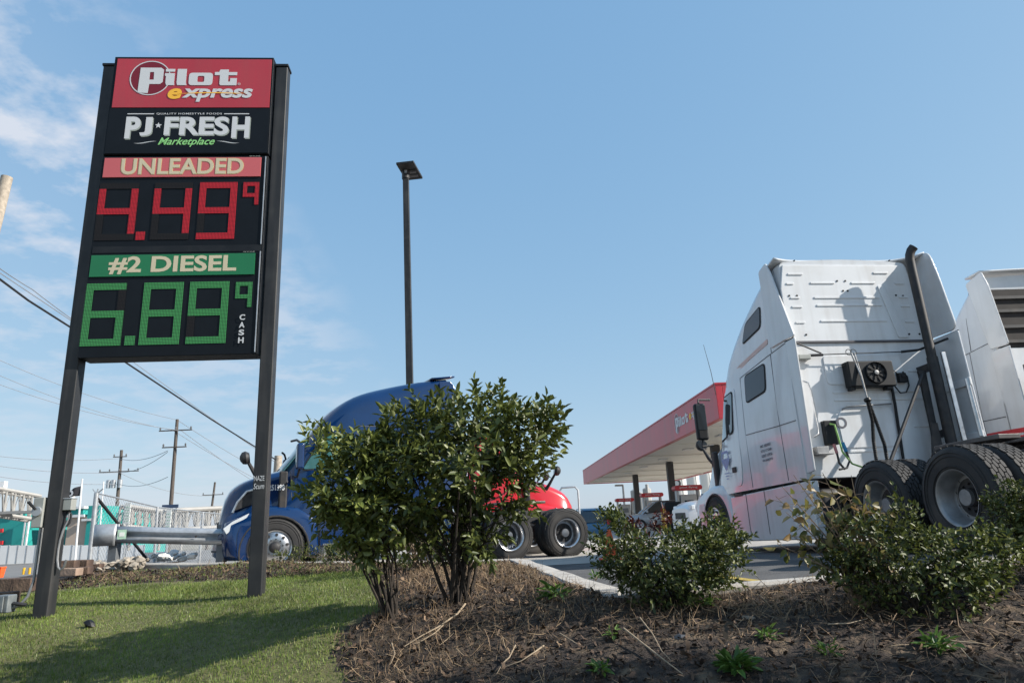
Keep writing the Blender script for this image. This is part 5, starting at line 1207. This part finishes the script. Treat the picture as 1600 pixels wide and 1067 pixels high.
# roadside bits at the left edge
r0 = at(3, 890, 24); ob2 = empty('plastic_bin', 'small orange bin at the left edge of the road', 'bin', (r0.x - .1, 24, r0.z - .35))
MB().loft([[Vector((x * k, y * k, z)) for x, y in ((-.15, -.12), (.15, -.12), (.15, .12), (-.15, .12))] for k, z in ((.8, .1), (1, .40), (1.08, .41), (1.08, .45))]).build('bin_tub', M['orange'], ob2, bevel=.02); MB().box((0, 0, -.12), (.5, .36, .2)).build('bin_cart', M['greypl'], ob2, bevel=.03)
for i, (px, lab) in enumerate(((37, 'short yellow post by the road, left of its twin'), (46, 'short yellow post by the road, nearer the sign post'))):
    c = at(px, 893, 27); o = MB().tube([c + Vector((0, 0, -.25)), c + Vector((0, 0, .15))], .045, 8).build('marker_post', M['yel']); tag(o, lab, 'post', 'yellow roadside posts')
# junction box on the ground left of the post
jx = at(8, 946, 7.3); M['greyd'] = mat('dull_grey_box', (.15, .17, .18), .55, .2, var=.2, vscale=9, dirt=((.3, .3, .28), .5, 8))
jg = empty('ground_junction_box', 'dented grey electrical box lying on the lawn at the left edge', 'electrical box', jx)
MB().box((0, 0, .02), (.14, .13, .17)).build('box_body', M['greyd'], jg, bevel=.012); MB().box((-.02, -.082, .02), (.11, .012, .15)).build('box_cover', M['greyd'], jg, bevel=.004)
MB().tube([(.08, 0, .02), (.14, 0, .01), (.2, .02, 0)], .018, 8).build('elbow', M['frame'], jg)

# ---------------------------------------------------------------- vegetation
def leafmat(name, cols, rough=.46, trans=.22, var=.22, vscale=2.2): return mat(name, cols[0], rough, island=cols[1:], trans=trans, spec=.5, var=var, vscale=vscale)
M['leafA'] = leafmat('big_shrub_leaves', [(.034, .048, .011), (.075, .098, .019), (.13, .155, .034), (.055, .072, .014), (.19, .21, .06)])
M['leafY'] = leafmat('left_shrub_leaves', [(.06, .08, .017), (.12, .15, .03), (.19, .21, .055), (.085, .108, .022)])
M['leafB'] = leafmat('small_dark_leaves', [(.026, .038, .010), (.058, .078, .017), (.12, .14, .032), (.04, .056, .012), (.19, .20, .06)], .52, .3)
M['leafS'] = leafmat('yellowing_leaves', [(.14, .15, .03), (.22, .18, .05), (.09, .12, .03), (.24, .15, .06), (.30, .26, .12)], .5, .3)
M['leafW'] = leafmat('weed_leaves', [(.05, .11, .02), (.10, .19, .035), (.15, .23, .05)], .5, .3)
M['leafR'] = leafmat('dark_red_leaves', [(.10, .016, .012), (.07, .02, .012), (.14, .03, .02)], .4, .2)
def nrm(a): return a / np.maximum(np.linalg.norm(a, axis=-1, keepdims=True), 1e-9)
def leaves(P, D, Nn, ln, wd, fold=.25, curl=.25):
    """P base, D direction, Nn normal (arrays): pointed folded leaves"""
    n = len(P); D = nrm(D); Sd = nrm(np.cross(D, Nn)); Nn = np.cross(Sd, D)
    ln = ln[:, None]; wd = wd[:, None]
    b = P; t = P + D * ln - Nn * ln * curl
    l1 = P + D * ln * .28 + Sd * wd * .85 + Nn * wd * fold * 1.2; l2 = P + D * ln * .66 + Sd * wd * .75 + Nn * (wd * fold - ln * curl * .4)
    r1 = P + D * ln * .28 - Sd * wd * .85 + Nn * wd * fold * 1.2; r2 = P + D * ln * .66 - Sd * wd * .75 + Nn * (wd * fold - ln * curl * .4)
    m_ = P + D * ln * .5 - Nn * ln * curl * .15
    V = np.stack([b, l1, l2, t, r2, r1], 1).reshape(-1, 3); k = np.arange(n)[:, None] * 6
    Fc = np.concatenate([k + np.array([[0, 1, 2, 3]]), k + np.array([[0, 3, 4, 5]])]); return V, Fc
def bush(name, label, cat, base, blobs, ncl, per, ll, lw, lm, bm_, stems=5, srad=.02, twig=.10, up_=.5, seed=1, group=None, hole=.0, part='foliage'):
    g_ = np.random.default_rng(seed); rr_ = random.Random(seed)
    ro = empty(name, label, cat, base, 0, group); B0 = np.array(base)
    ctr = []; rad = []
    for px, py, Yp, rx, rz, ry in blobs:
        c = at(px, py, Yp); k = (Yp * .97) / F * 1.04; ctr.append(tuple(c)); rad.append((rx * k, ry, rz * k))
    ctr = np.array(ctr); rad = np.array(rad); vol = rad.prod(1) ** .75; pr = vol / vol.sum()
    w = g_.choice(len(blobs), ncl, p=pr); u = nrm(g_.normal(size=(ncl, 3))); r = g_.random(ncl) ** (1 / 4.2)
    Cc = ctr[w] + u * r[:, None] * rad[w] * (1 + .10 * g_.normal(size=(ncl, 1)))
    gl_ = np.array([float(soil(x, y)) for x, y in Cc[:, :2]]); Cc = Cc[Cc[:, 2] > gl_ + .04]
    if hole:
        h = np.sin(Cc[:, 0] * 9 + 1.3 * np.sin(Cc[:, 2] * 7 + seed)) * np.sin(Cc[:, 2] * 10 + seed) * np.cos(Cc[:, 1] * 6)
        Cc = Cc[h > -1 + hole]
    n_s = max(6, int(len(Cc) * .05)); k_s = g_.choice(len(Cc), n_s)                                   # stray shoots beyond the outline
    out_ = nrm(Cc[k_s] - ctr.mean(0) + np.array([0, 0, -.05])); Cc = np.concatenate([Cc, Cc[k_s] + out_ * twig * (.3 + .5 * g_.random((n_s, 1)))])
    n = len(Cc); mid = ctr.mean(0)
    od = nrm(nrm(Cc - mid) + np.array([0, 0, up_]) + .45 * g_.normal(size=(n, 3)))
    e1 = nrm(np.cross(od, g_.normal(size=(n, 3)))); e2 = np.cross(od, e1)
    j = np.tile(np.arange(per), n); ci = np.repeat(np.arange(n), per)
    ang = j * 2.4 + g_.random(n * per) * .7; tt_ = (j + .5) / per
    rad_d = e1[ci] * np.cos(ang)[:, None] + e2[ci] * np.sin(ang)[:, None]
    P_ = Cc[ci] + od[ci] * (twig * (tt_[:, None] - .5)) + .006 * g_.normal(size=(n * per, 3))
    spread = (1.05 - .75 * tt_)[:, None]
    D_ = nrm(rad_d * spread + od[ci] * (.35 + .7 * tt_[:, None]) + .22 * g_.normal(size=(n * per, 3)) + np.array([0, 0, .05]))
    N_ = nrm(od[ci] * 1.0 + np.array([0, 0, .6]) + .35 * g_.normal(size=(n * per, 3)))
    V, Fc = leaves(P_ - B0, D_, N_, ll * (.6 + .6 * g_.random(n * per)), lw * (.7 + .5 * g_.random(n * per)))
    np_mesh(part, V, Fc, lm, ro)
    tw = MB()
    for s_ in range(stems):
        b_ = Vector((rr_.uniform(-.06, .06), rr_.uniform(-.05, .05), -.05)); k = g_.choice(len(blobs), p=pr); c = Vector(ctr[k]) - Vector(base)
        c = c + Vector((rr_.uniform(-.5, .5) * rad[k][0], rr_.uniform(-.5, .5) * rad[k][1], rr_.uniform(-.3, .5) * rad[k][2]))
        m1 = b_.lerp(c, .35) + Vector((rr_.uniform(-.05, .05), rr_.uniform(-.05, .05), .10 * c.length * .4)); m2 = b_.lerp(c, .7) + Vector((rr_.uniform(-.06, .06), rr_.uniform(-.06, .06), .05))
        q_ = [b_, b_.lerp(m1, .5) + Vector((rr_.uniform(-.02, .02), rr_.uniform(-.02, .02), 0)), m1, m2, c]; tw.tube(q_, [srad, srad * .85, srad * .65, srad * .42, srad * .2], 6)
        for _ in range(4):
            a = q_[rr_.choice((2, 3))].lerp(q_[-1], rr_.uniform(0, .6)); near = Cc[g_.integers(n)] - B0
            best = min((Vector(Cc[g_.integers(n)] - B0) for _ in range(14)), key=lambda v: (v - a).length)
            tw.tube([a, a.lerp(best, .5) + Vector((0, 0, .02)), best], [srad * .35, srad * .25, srad * .12], 5)
    tw.build('branches', bm_, ro); return ro, Cc
bR_ = at(715, 925, 5.95); bR_.z = zsoil(bR_.x, bR_.y); bL_ = at(612, 945, 5.7); bL_.z = zsoil(bL_.x, bL_.y)
bushR, cR = bush('tall_shrub', 'tall dense leafy shrub in the middle, trunks in the mulch before the blue truck', 'shrub', bR_,
     [(812, 682, 5.86, 70, 64, 0.50), (850, 660, 5.86, 34, 40, 0.27), (742, 653, 5.86, 85, 44, 0.50), (660, 668, 5.77, 88, 42, 0.45), (600, 712, 5.68, 58, 38, 0.38), (715, 722, 5.59, 105, 66, 0.54), (640, 765, 5.68, 85, 75, 0.45), (795, 750, 5.95, 45, 62, 0.32), (705, 830, 5.86, 62, 50, 0.36), (755, 820, 5.95, 38, 50, 0.27)],
     880, 8, .082, .021, M['leafA'], M['barkd'], 20, .017, .16, .6, 3, hole=.45)
bushL, cL = bush('tall_shrub', 'loose paler leafy shrub left of the tall dense one, three thin dark stems', 'shrub', bL_,
     [(540, 704, 5.51, 50, 26, 0.32), (490, 682, 5.51, 22, 10, 0.18), (560, 765, 5.51, 62, 54, 0.38), (512, 775, 5.59, 36, 40, 0.25), (590, 815, 5.59, 52, 52, 0.32), (535, 815, 5.59, 34, 34, 0.18)],
     310, 8, .082, .021, M['leafY'], M['barkd'], 13, .013, .17, .6, 5, hole=.42)
b2_ = at(1055, 955, 5.2); b2_.z = zsoil(b2_.x, b2_.y)
bush('small_shrub', 'low glossy small-leaved shrub between the kerb corner and the white truck', 'shrub', b2_,
     [(1045, 872, 5.2, 92, 42, .42), (962, 856, 5.15, 42, 42, .25), (1115, 860, 5.2, 46, 56, .3), (1040, 905, 5.15, 78, 38, .35), (955, 816, 5.2, 26, 20, .2), (1100, 832, 5.25, 42, 24, .25), (940, 815, 5.2, 16, 16, .12)],
     820, 8, .042, .0115, M['leafB'], M['barkd'], 16, .012, .10, .8, 7, 'low glossy shrubs on the mulch bank', hole=.42)
b3_ = at(1420, 962, 4.6); b3_.z = zsoil(b3_.x, b3_.y)
bush('small_shrub', 'wide low glossy shrub in front of the white truck rear wheels', 'shrub', b3_,
     [(1440, 872, 4.6, 110, 44, .42), (1350, 850, 4.6, 56, 46, .28), (1530, 862, 4.65, 62, 42, .28), (1440, 918, 4.55, 92, 40, .34), (1395, 812, 4.6, 40, 26, .2), (1330, 900, 4.6, 40, 36, .22), (1500, 905, 4.6, 60, 36, .25)],
     640, 8, .042, .012, M['leafB'], M['barkd'], 20, .012, .10, .8, 9, 'low glossy shrubs on the mulch bank', hole=.42)
b4_ = at(1612, 890, 4.9); b4_.z = zsoil(b4_.x, b4_.y)
bush('small_shrub', 'low glossy shrub cut off by the right edge below the rear tyre', 'shrub', b4_,
     [(1588, 790, 4.9, 34, 30, .2), (1600, 845, 4.9, 44, 30, .25), (1640, 810, 4.9, 50, 55, .3)],
     520, 8, .038, .0095, M['leafB'], M['barkd'], 6, .012, .07, .5, 11, 'low glossy shrubs on the mulch bank')
# yellowing sapling in front of the white truck
sp_ = at(1345, 930, 4.75); sp_.z = zsoil(sp_.x, sp_.y)
sap = empty('sapling', 'thin yellowing sapling with sparse dry leaves leaning left before the white cab', 'sapling', sp_)
g_ = np.random.default_rng(21); tw = MB(); LP, LD = [], []
for px, py in ((1212, 775), (1228, 800), (1240, 742), (1262, 750), (1285, 738), (1306, 745), (1330, 742), (1352, 775), (1378, 790), (1235, 835), (1215, 850), (1300, 790), (1275, 800), (1250, 870), (1400, 800), (1320, 760), (1345, 790), (1265, 770), (1360, 760), (1222, 760)):
    e = at(px, py, 4.75 + rnd.uniform(-.25, .2)) - sp_; m1 = e * .4 + Vector((.06, rnd.uniform(-.03, .03), .05)); m2 = e * .75 + Vector((.03, rnd.uniform(-.04, .04), .03))
    tw.tube([Vector((rnd.uniform(-.04, .04), 0, -.04)), m1, m2, e], [.008, .006, .004, .002], 5)
    for k in range(22):
        t = rnd.uniform(.28, 1); p = (m1.lerp(m2, (t - .4) / .35) if t < .75 else m2.lerp(e, (t - .75) / .25)); s = Vector((rnd.uniform(-1, 1), rnd.uniform(-1, 1), rnd.uniform(-.6, .6))) * .055
        tw.tube([p, p + s], [.002, .001], 4, False)
        if rnd.random() < .62: LP.append(p + s); LD.append(s.normalized() + Vector((0, 0, -.5)))
tw.build('stems', M['barkl'], sap)
n = len(LP); V, Fc = leaves(np.array(LP), np.array(LD) + .3 * g_.normal(size=(n, 3)), g_.normal(size=(n, 3)) + np.array([0, -.6, .8]), .055 + .035 * g_.random(n), .018 + .010 * g_.random(n), curl=.3)
np_mesh('foliage', V, Fc, M['leafS'], sap)
# red and dry plants glimpsed in and behind the others
b5 = at(1005, 880, 5.9); b5.z = zsoil(b5.x, b5.y); bush('red_shrub', 'dark red leaved plant half hidden in the middle glossy shrub', 'shrub', b5, [(1000, 835, 5.6, 26, 26, .15), (1030, 815, 5.6, 18, 14, .1)], 45, 8, .04, .01, M['leafR'], M['barkd'], 4, .01, .07, .5, 13)
b6 = at(660, 880, 8.4); b6.z = zsoil(b6.x, b6.y); bush('dry_shrub', 'low twiggy half dry shrub behind the trunks of the tall shrub', 'shrub', b6, [(640, 845, 8.3, 62, 36, .4), (700, 850, 8.3, 45, 28, .3)], 260, 6, .06, .009, M['leafY'], M['barkl'], 26, .012, .1, .8, 15)
b7 = at(560, 885, 8.9); b7.z = zsoil(b7.x, b7.y); bush('dry_shrub', 'low dark weedy shrub at the kerb under the blue truck step', 'shrub', b7, [(545, 860, 8.9, 50, 16, .3), (480, 866, 9.1, 45, 12, .25)], 130, 6, .05, .008, M['leafB'], M['barkl'], 14, .007, .1, .9, 16)
# slender unseen tree, added outside the right edge to cast the long foreground shadow
tp0 = np.array([6.6, 2.55]); tz = float(soil(*tp0))
tre = empty('shadow_caster_tree', 'slender columnar tree added out of view on the right to shade the foreground bank', 'tree', (tp0[0], tp0[1], tz))
tk = MB(); tk.tube([(0, 0, -.1), (.02, 0, 2.5), (-.02, .02, 5), (0, 0, 8.2)], [.10, .08, .055, .01], 10)
for k in range(40):
    z = rnd.uniform(1.2, 7.6); a = rnd.uniform(0, 6.28); l = .55 * (1 - .5 * z / 8.5); tk.tube([(0, 0, z), (math.cos(a) * l * .6, math.sin(a) * l * .6, z + .35), (math.cos(a) * l, math.sin(a) * l, z + .7)], [.02, .012, .004], 5)
tk.build('trunk', M['barkd'], tre)
g_ = np.random.default_rng(77); n = 14000; z = 1.1 + 7.4 * g_.random(n); rr3 = (.36 + .28 * np.sin(np.pi * (z - 1.1) / 7.4)) * g_.random(n) ** .6; a = g_.random(n) * 6.28
Pt = np.stack([np.cos(a) * rr3, np.sin(a) * rr3, z], 1); V, Fc = leaves(Pt, g_.normal(size=(n, 3)), g_.normal(size=(n, 3)), .07 + .04 * g_.random(n), .02 + .01 * g_.random(n))
np_mesh('crown', V, Fc, M['leafA'], tre)
# weeds
def weed(label, px, py, s, nl, seed):
    p = hit(px, py); p.z = zsoil(p.x, p.y); g = np.random.default_rng(seed); ro = empty('weed', label, 'weed', p, 0, 'green weeds in the mulch')
    a = g.random(nl) * 6.28; el = g.random(nl) * .9 + .15; D = np.stack([np.cos(a) * np.cos(el), np.sin(a) * np.cos(el), np.sin(el)], 1)
    P_ = D * (s * .55 * g.random((nl, 1))) + np.array([0, 0, .01]); V, Fc = leaves(P_, D + .3 * g.normal(size=(nl, 3)), g.normal(size=(nl, 3)) * .3 + np.array([0, 0, 1.]), s * (.25 + .25 * g.random(nl)), s * (.06 + .05 * g.random(nl)), curl=.3)
    np_mesh('leaves', V, Fc, M['leafW'], ro)
    m_ = MB()
    for k in range(6): m_.tube([(0, 0, -.01), tuple(P_[k] * .8)], [.003, .002], 4)
    m_.build('stalks', M['barkl'], ro)
for i, (px, py, s, nl, lab) in enumerate(((868, 938, .20, 60, 'bright flat weed in the mulch before the kerb corner'), (1150, 1052, .20, 90, 'large bright weed at the bottom edge below the middle shrub'), (940, 1056, .13, 40, 'small weed at the bottom edge, middle of the mulch'), (1296, 1032, .11, 40, 'small dark weed in the shrub shadow, bottom right'), (1470, 1025, .16, 60, 'weed in the mulch below the wide shrub'), (1108, 958, .13, 45, 'small bright weed just right of the middle shrub foot'), (930, 902, .14, 30, 'grassy tuft growing against the kerb edge'), (1200, 1005, .12, 30, 'wispy weed in the dark mulch between the two glossy shrubs'), (960, 1000, .10, 25, 'sparse weed left of the fallen pale branch'))): weed(lab, px, py, s, nl, 40 + i)
# grass blades, mulch chips, dry straw
def scatter(n, poly, box, seed):
    g = np.random.default_rng(seed); x = g.uniform(box[0], box[1], n); y = g.uniform(box[2], box[3], n); k = inpoly(x + .07 * g.normal(size=n) + .06 * np.sin(9 * y), y + .07 * g.normal(size=n) + .06 * np.sin(11 * x), poly) & inpoly(x, y, BANK); x, y = x[k], y[k]; return x, y, g
def blades(name, n, poly, box, seed, hmin, hmax, w, m, lay=.5):
    x, y, g = scatter(n, poly, box, seed); k = inpoly(x, y, GRASS); z = soil(x, y) + np.where(k, .4, 1) * bumps(x, y); n = len(x)
    a = g.random(n) * 6.28; h = hmin + (hmax - hmin) * g.random(n) ** 1.6; le = lay * g.random(n) * h; b = g.random(n) * 6.28
    cl = .75 + .5 * (np.sin(x * 2.3 + 1) * np.sin(y * 2.9) * .5 + .5); h = h * cl
    P0 = np.stack([x, y, z - .006], 1); S_ = np.stack([np.cos(a), np.sin(a), 0 * a], 1) * (w * (.6 + .8 * g.random(n)))[:, None]
    Lv = np.stack([np.cos(b), np.sin(b), 0 * b], 1); Z_ = np.array([0, 0, 1.])
    m1 = P0 + Lv * (le * .35)[:, None] + Z_ * (h * .6)[:, None]; t = P0 + Lv * le[:, None] + Z_ * h[:, None]
    V = np.stack([P0 - S_, P0 + S_, m1 + S_ * .7, m1 - S_ * .7, t + S_ * .12, t - S_ * .12], 1).reshape(-1, 3); k = np.arange(n)[:, None] * 6
    return tag(np_mesh(name, V, np.concatenate([k + np.array([[0, 1, 2, 3]]), k + np.array([[3, 2, 4, 5]])]), m), None, None, None, 'stuff')
M['grassg'] = leafmat('lawn_blades', [(.075, .130, .018), (.135, .205, .032), (.20, .25, .055), (.10, .16, .024), (.29, .27, .10)], .5, .3, .38, 1.3)
M['straw'] = leafmat('dry_straw', [(.20, .13, .075), (.30, .21, .12), (.14, .085, .05), (.36, .27, .17)], .8, .1)
M['chips'] = leafmat('mulch_chips', [(.018, .011, .007), (.042, .025, .016), (.095, .058, .036), (.026, .016, .010), (.22, .145, .09)], .85, 0)
o = blades('grass', 190000, GRASS, (-7.2, -.6, 4.2, 9), 1, .010, .040, .0026, M['grassg'], .7); tag(o, 'mown lawn grass on the bank under the price sign', 'grass')
MUL = BANK
nog = lambda x, y: ~inpoly(x, y, GRASS)
def chips(name, n, box, seed, lmin, lmax, asp, m, tilt, lift, mask=None):
    x, y, g = scatter(n, MUL, box, seed); k = nog(x, y)
    if mask is not None: k &= mask(x, y, g)
    x, y = x[k], y[k]; z = soil(x, y) + bumps(x, y); n = len(x)
    a = g.random(n) * 6.28; l = lmin + (lmax - lmin) * g.random(n) ** 2; el = g.normal(size=n) * tilt
    D = np.stack([np.cos(a) * np.cos(el), np.sin(a) * np.cos(el), np.sin(el)], 1); S_ = nrm(np.cross(D, np.array([0, 0, 1.]) + .5 * g.normal(size=(n, 3)))); N_ = np.cross(S_, D)
    C_ = np.stack([x, y, z + lift * g.random(n) + np.abs(np.sin(el)) * l * .4], 1); h = (l / 2)[:, None]; w = h * asp * (.5 + g.random((n, 1))); bnd = N_ * h * .25 * g.normal(size=(n, 1))
    V = np.stack([C_ - D * h - S_ * w * .6, C_ - D * h + S_ * w * .5, C_ + S_ * w + bnd, C_ + D * h + S_ * w * .4, C_ + D * h - S_ * w * .5, C_ - S_ * w + bnd], 1).reshape(-1, 3); k = np.arange(n)[:, None] * 6
    return tag(np_mesh(name, V, np.concatenate([k + np.array([[0, 1, 2, 5]]), k + np.array([[5, 2, 3, 4]])]), m), None, None, None, 'stuff')
o = chips('mulch_chips', 90000, (-6.5, 5, 3.2, 10.6), 2, .012, .055, .45, M['chips'], .5, .016); tag(o, 'dark shredded bark mulch covering the bank', 'mulch')
patchy = lambda x, y, g: (np.sin(x * 2.1 + .7 * np.sin(y * 3)) * np.cos(y * 1.9 + 1.2) + .6 * np.sin(x * 5.2 + y * 3.1)) + g.normal(size=len(x)) * .5 > .0
o = chips('dry_straw', 60000, (-6.5, 5, 3.2, 10.6), 3, .03, .17, .030, M['straw'], .45, .03, patchy); tag(o, 'pale dry straw and dead stalks strewn over the mulch', 'straw')
near = lambda x, y, g: (y > 4.6) & (g.random(len(x)) < np.where((x > -1.2) & (x < 3.5), 1, .25))
o = chips('dead_grass', 40000, (-2.5, 4, 4.6, 8.6), 4, .04, .13, .03, M['straw'], .9, .03, lambda x, y, g: near(x, y, g) & (patchy(x + 3, y, g) | (g.random(len(x)) < .3))); tag(o, 'tufts of tan dead grass along the kerb and under the shrubs', 'dead grass')
o = blades('sparse_weeds', 9000, [(-6.6, 7.9), (-2.2, 8.0), (-.2, 9.8), (-.5, 10.5), (-6, 10.9)], (-6.6, 0, 7.9, 10.9), 5, .015, .06, .004, M['grassg'], .8); tag(o, 'patchy low weeds on the mulch strip behind the sign', 'weeds')
# individual fallen branches
def stick(label, pts, r):
    q_ = []
    for px, py, dz in pts:
        p = hit(px, py); q_.append(Vector((p.x, p.y, zsoil(p.x, p.y) + r + dz)))
    o = MB().tube(q_, [r * .72 * (1 - .6 * i / (len(q_) - 1)) for i in range(len(q_))], 6).build('fallen_branch', M['stickm']); tag(o, label, 'branch', 'fallen branches on the mulch')
M['stickm'] = mat('bleached_stick', (.30, .23, .155), .8, var=.25, vscale=25)
for lab, pts, r in (('long bleached branch curving down from the tall shrub trunks to the left', [(727, 945, .02), (715, 965, .03), (685, 985, .02), (660, 998, .02), (632, 1012, .01)], .011),
    ('forked end of the long bleached branch, lower prong', [(692, 982, .02), (680, 994, .02), (655, 1006, .01), (640, 1009, .01)], .008),
    ('straight pale stick pointing to the bottom edge, right of centre', [(976, 1002, .05), (1010, 1024, .03), (1040, 1046, .02), (1068, 1066, .02)], .009),
    ('short forked stick above the straight pale one', [(1002, 990, .06), (1022, 1008, .03), (1035, 1030, .02), (1050, 1046, .02)], .007),
    ('crooked twig in the dark shadow under the middle shrub', [(850, 1016, .03), (835, 1030, .04), (815, 1040, .03), (790, 1046, .02)], .008),
    ('small pronged twig left of the crooked one', [(806, 1020, .05), (796, 1034, .03), (786, 1040, .02), (776, 1058, .02)], .007),
    ('pale stick lying level in the shadow of the wide shrub', [(1296, 993, .03), (1330, 991, .03), (1358, 982, .03)], .007),
    ('thin pale stick at the right, near the bottom weed', [(1485, 1017, .03), (1545, 1019, .03)], .007),
    ('bent twig at the right edge of the mulch', [(1500, 1025, .03), (1520, 1046, .02), (1560, 1062, .02)], .006),
    ('upright dead stalk beside the middle shrub foot', [(1076, 945, .1), (1080, 965, .04), (1085, 980, 0)], .005),
    ('short bleached stick at the left foot of the mulch mound', [(612, 1016, .05), (617, 1030, .03), (610, 1046, .02)], .008),
    ('pale twig near the bottom left of the mulch', [(875, 995, .03), (895, 1006, .02), (905, 1012, .01)], .006)): stick(lab, pts, r)
# dark clump and pale stone
p = hit(140, 978); o = rock(Vector((p.x, p.y, p.z + .02)), (.05, .035, .035), M['black']); tag(o, 'small dark clump lying on the lawn below the sign post', 'clump')
p = hit(1172, 975); o = rock(Vector((p.x, p.y, p.z + .02)), (.055, .045, .035), M['rockp']); tag(o, 'pale stone in the mulch between the two glossy shrubs', 'stone')
p = hit(1058, 1003); o = rock(Vector((p.x, p.y, p.z + .01)), (.07, .05, .03), M['greypl']); tag(o, 'flat grey stone in the mulch near the straight stick', 'stone')
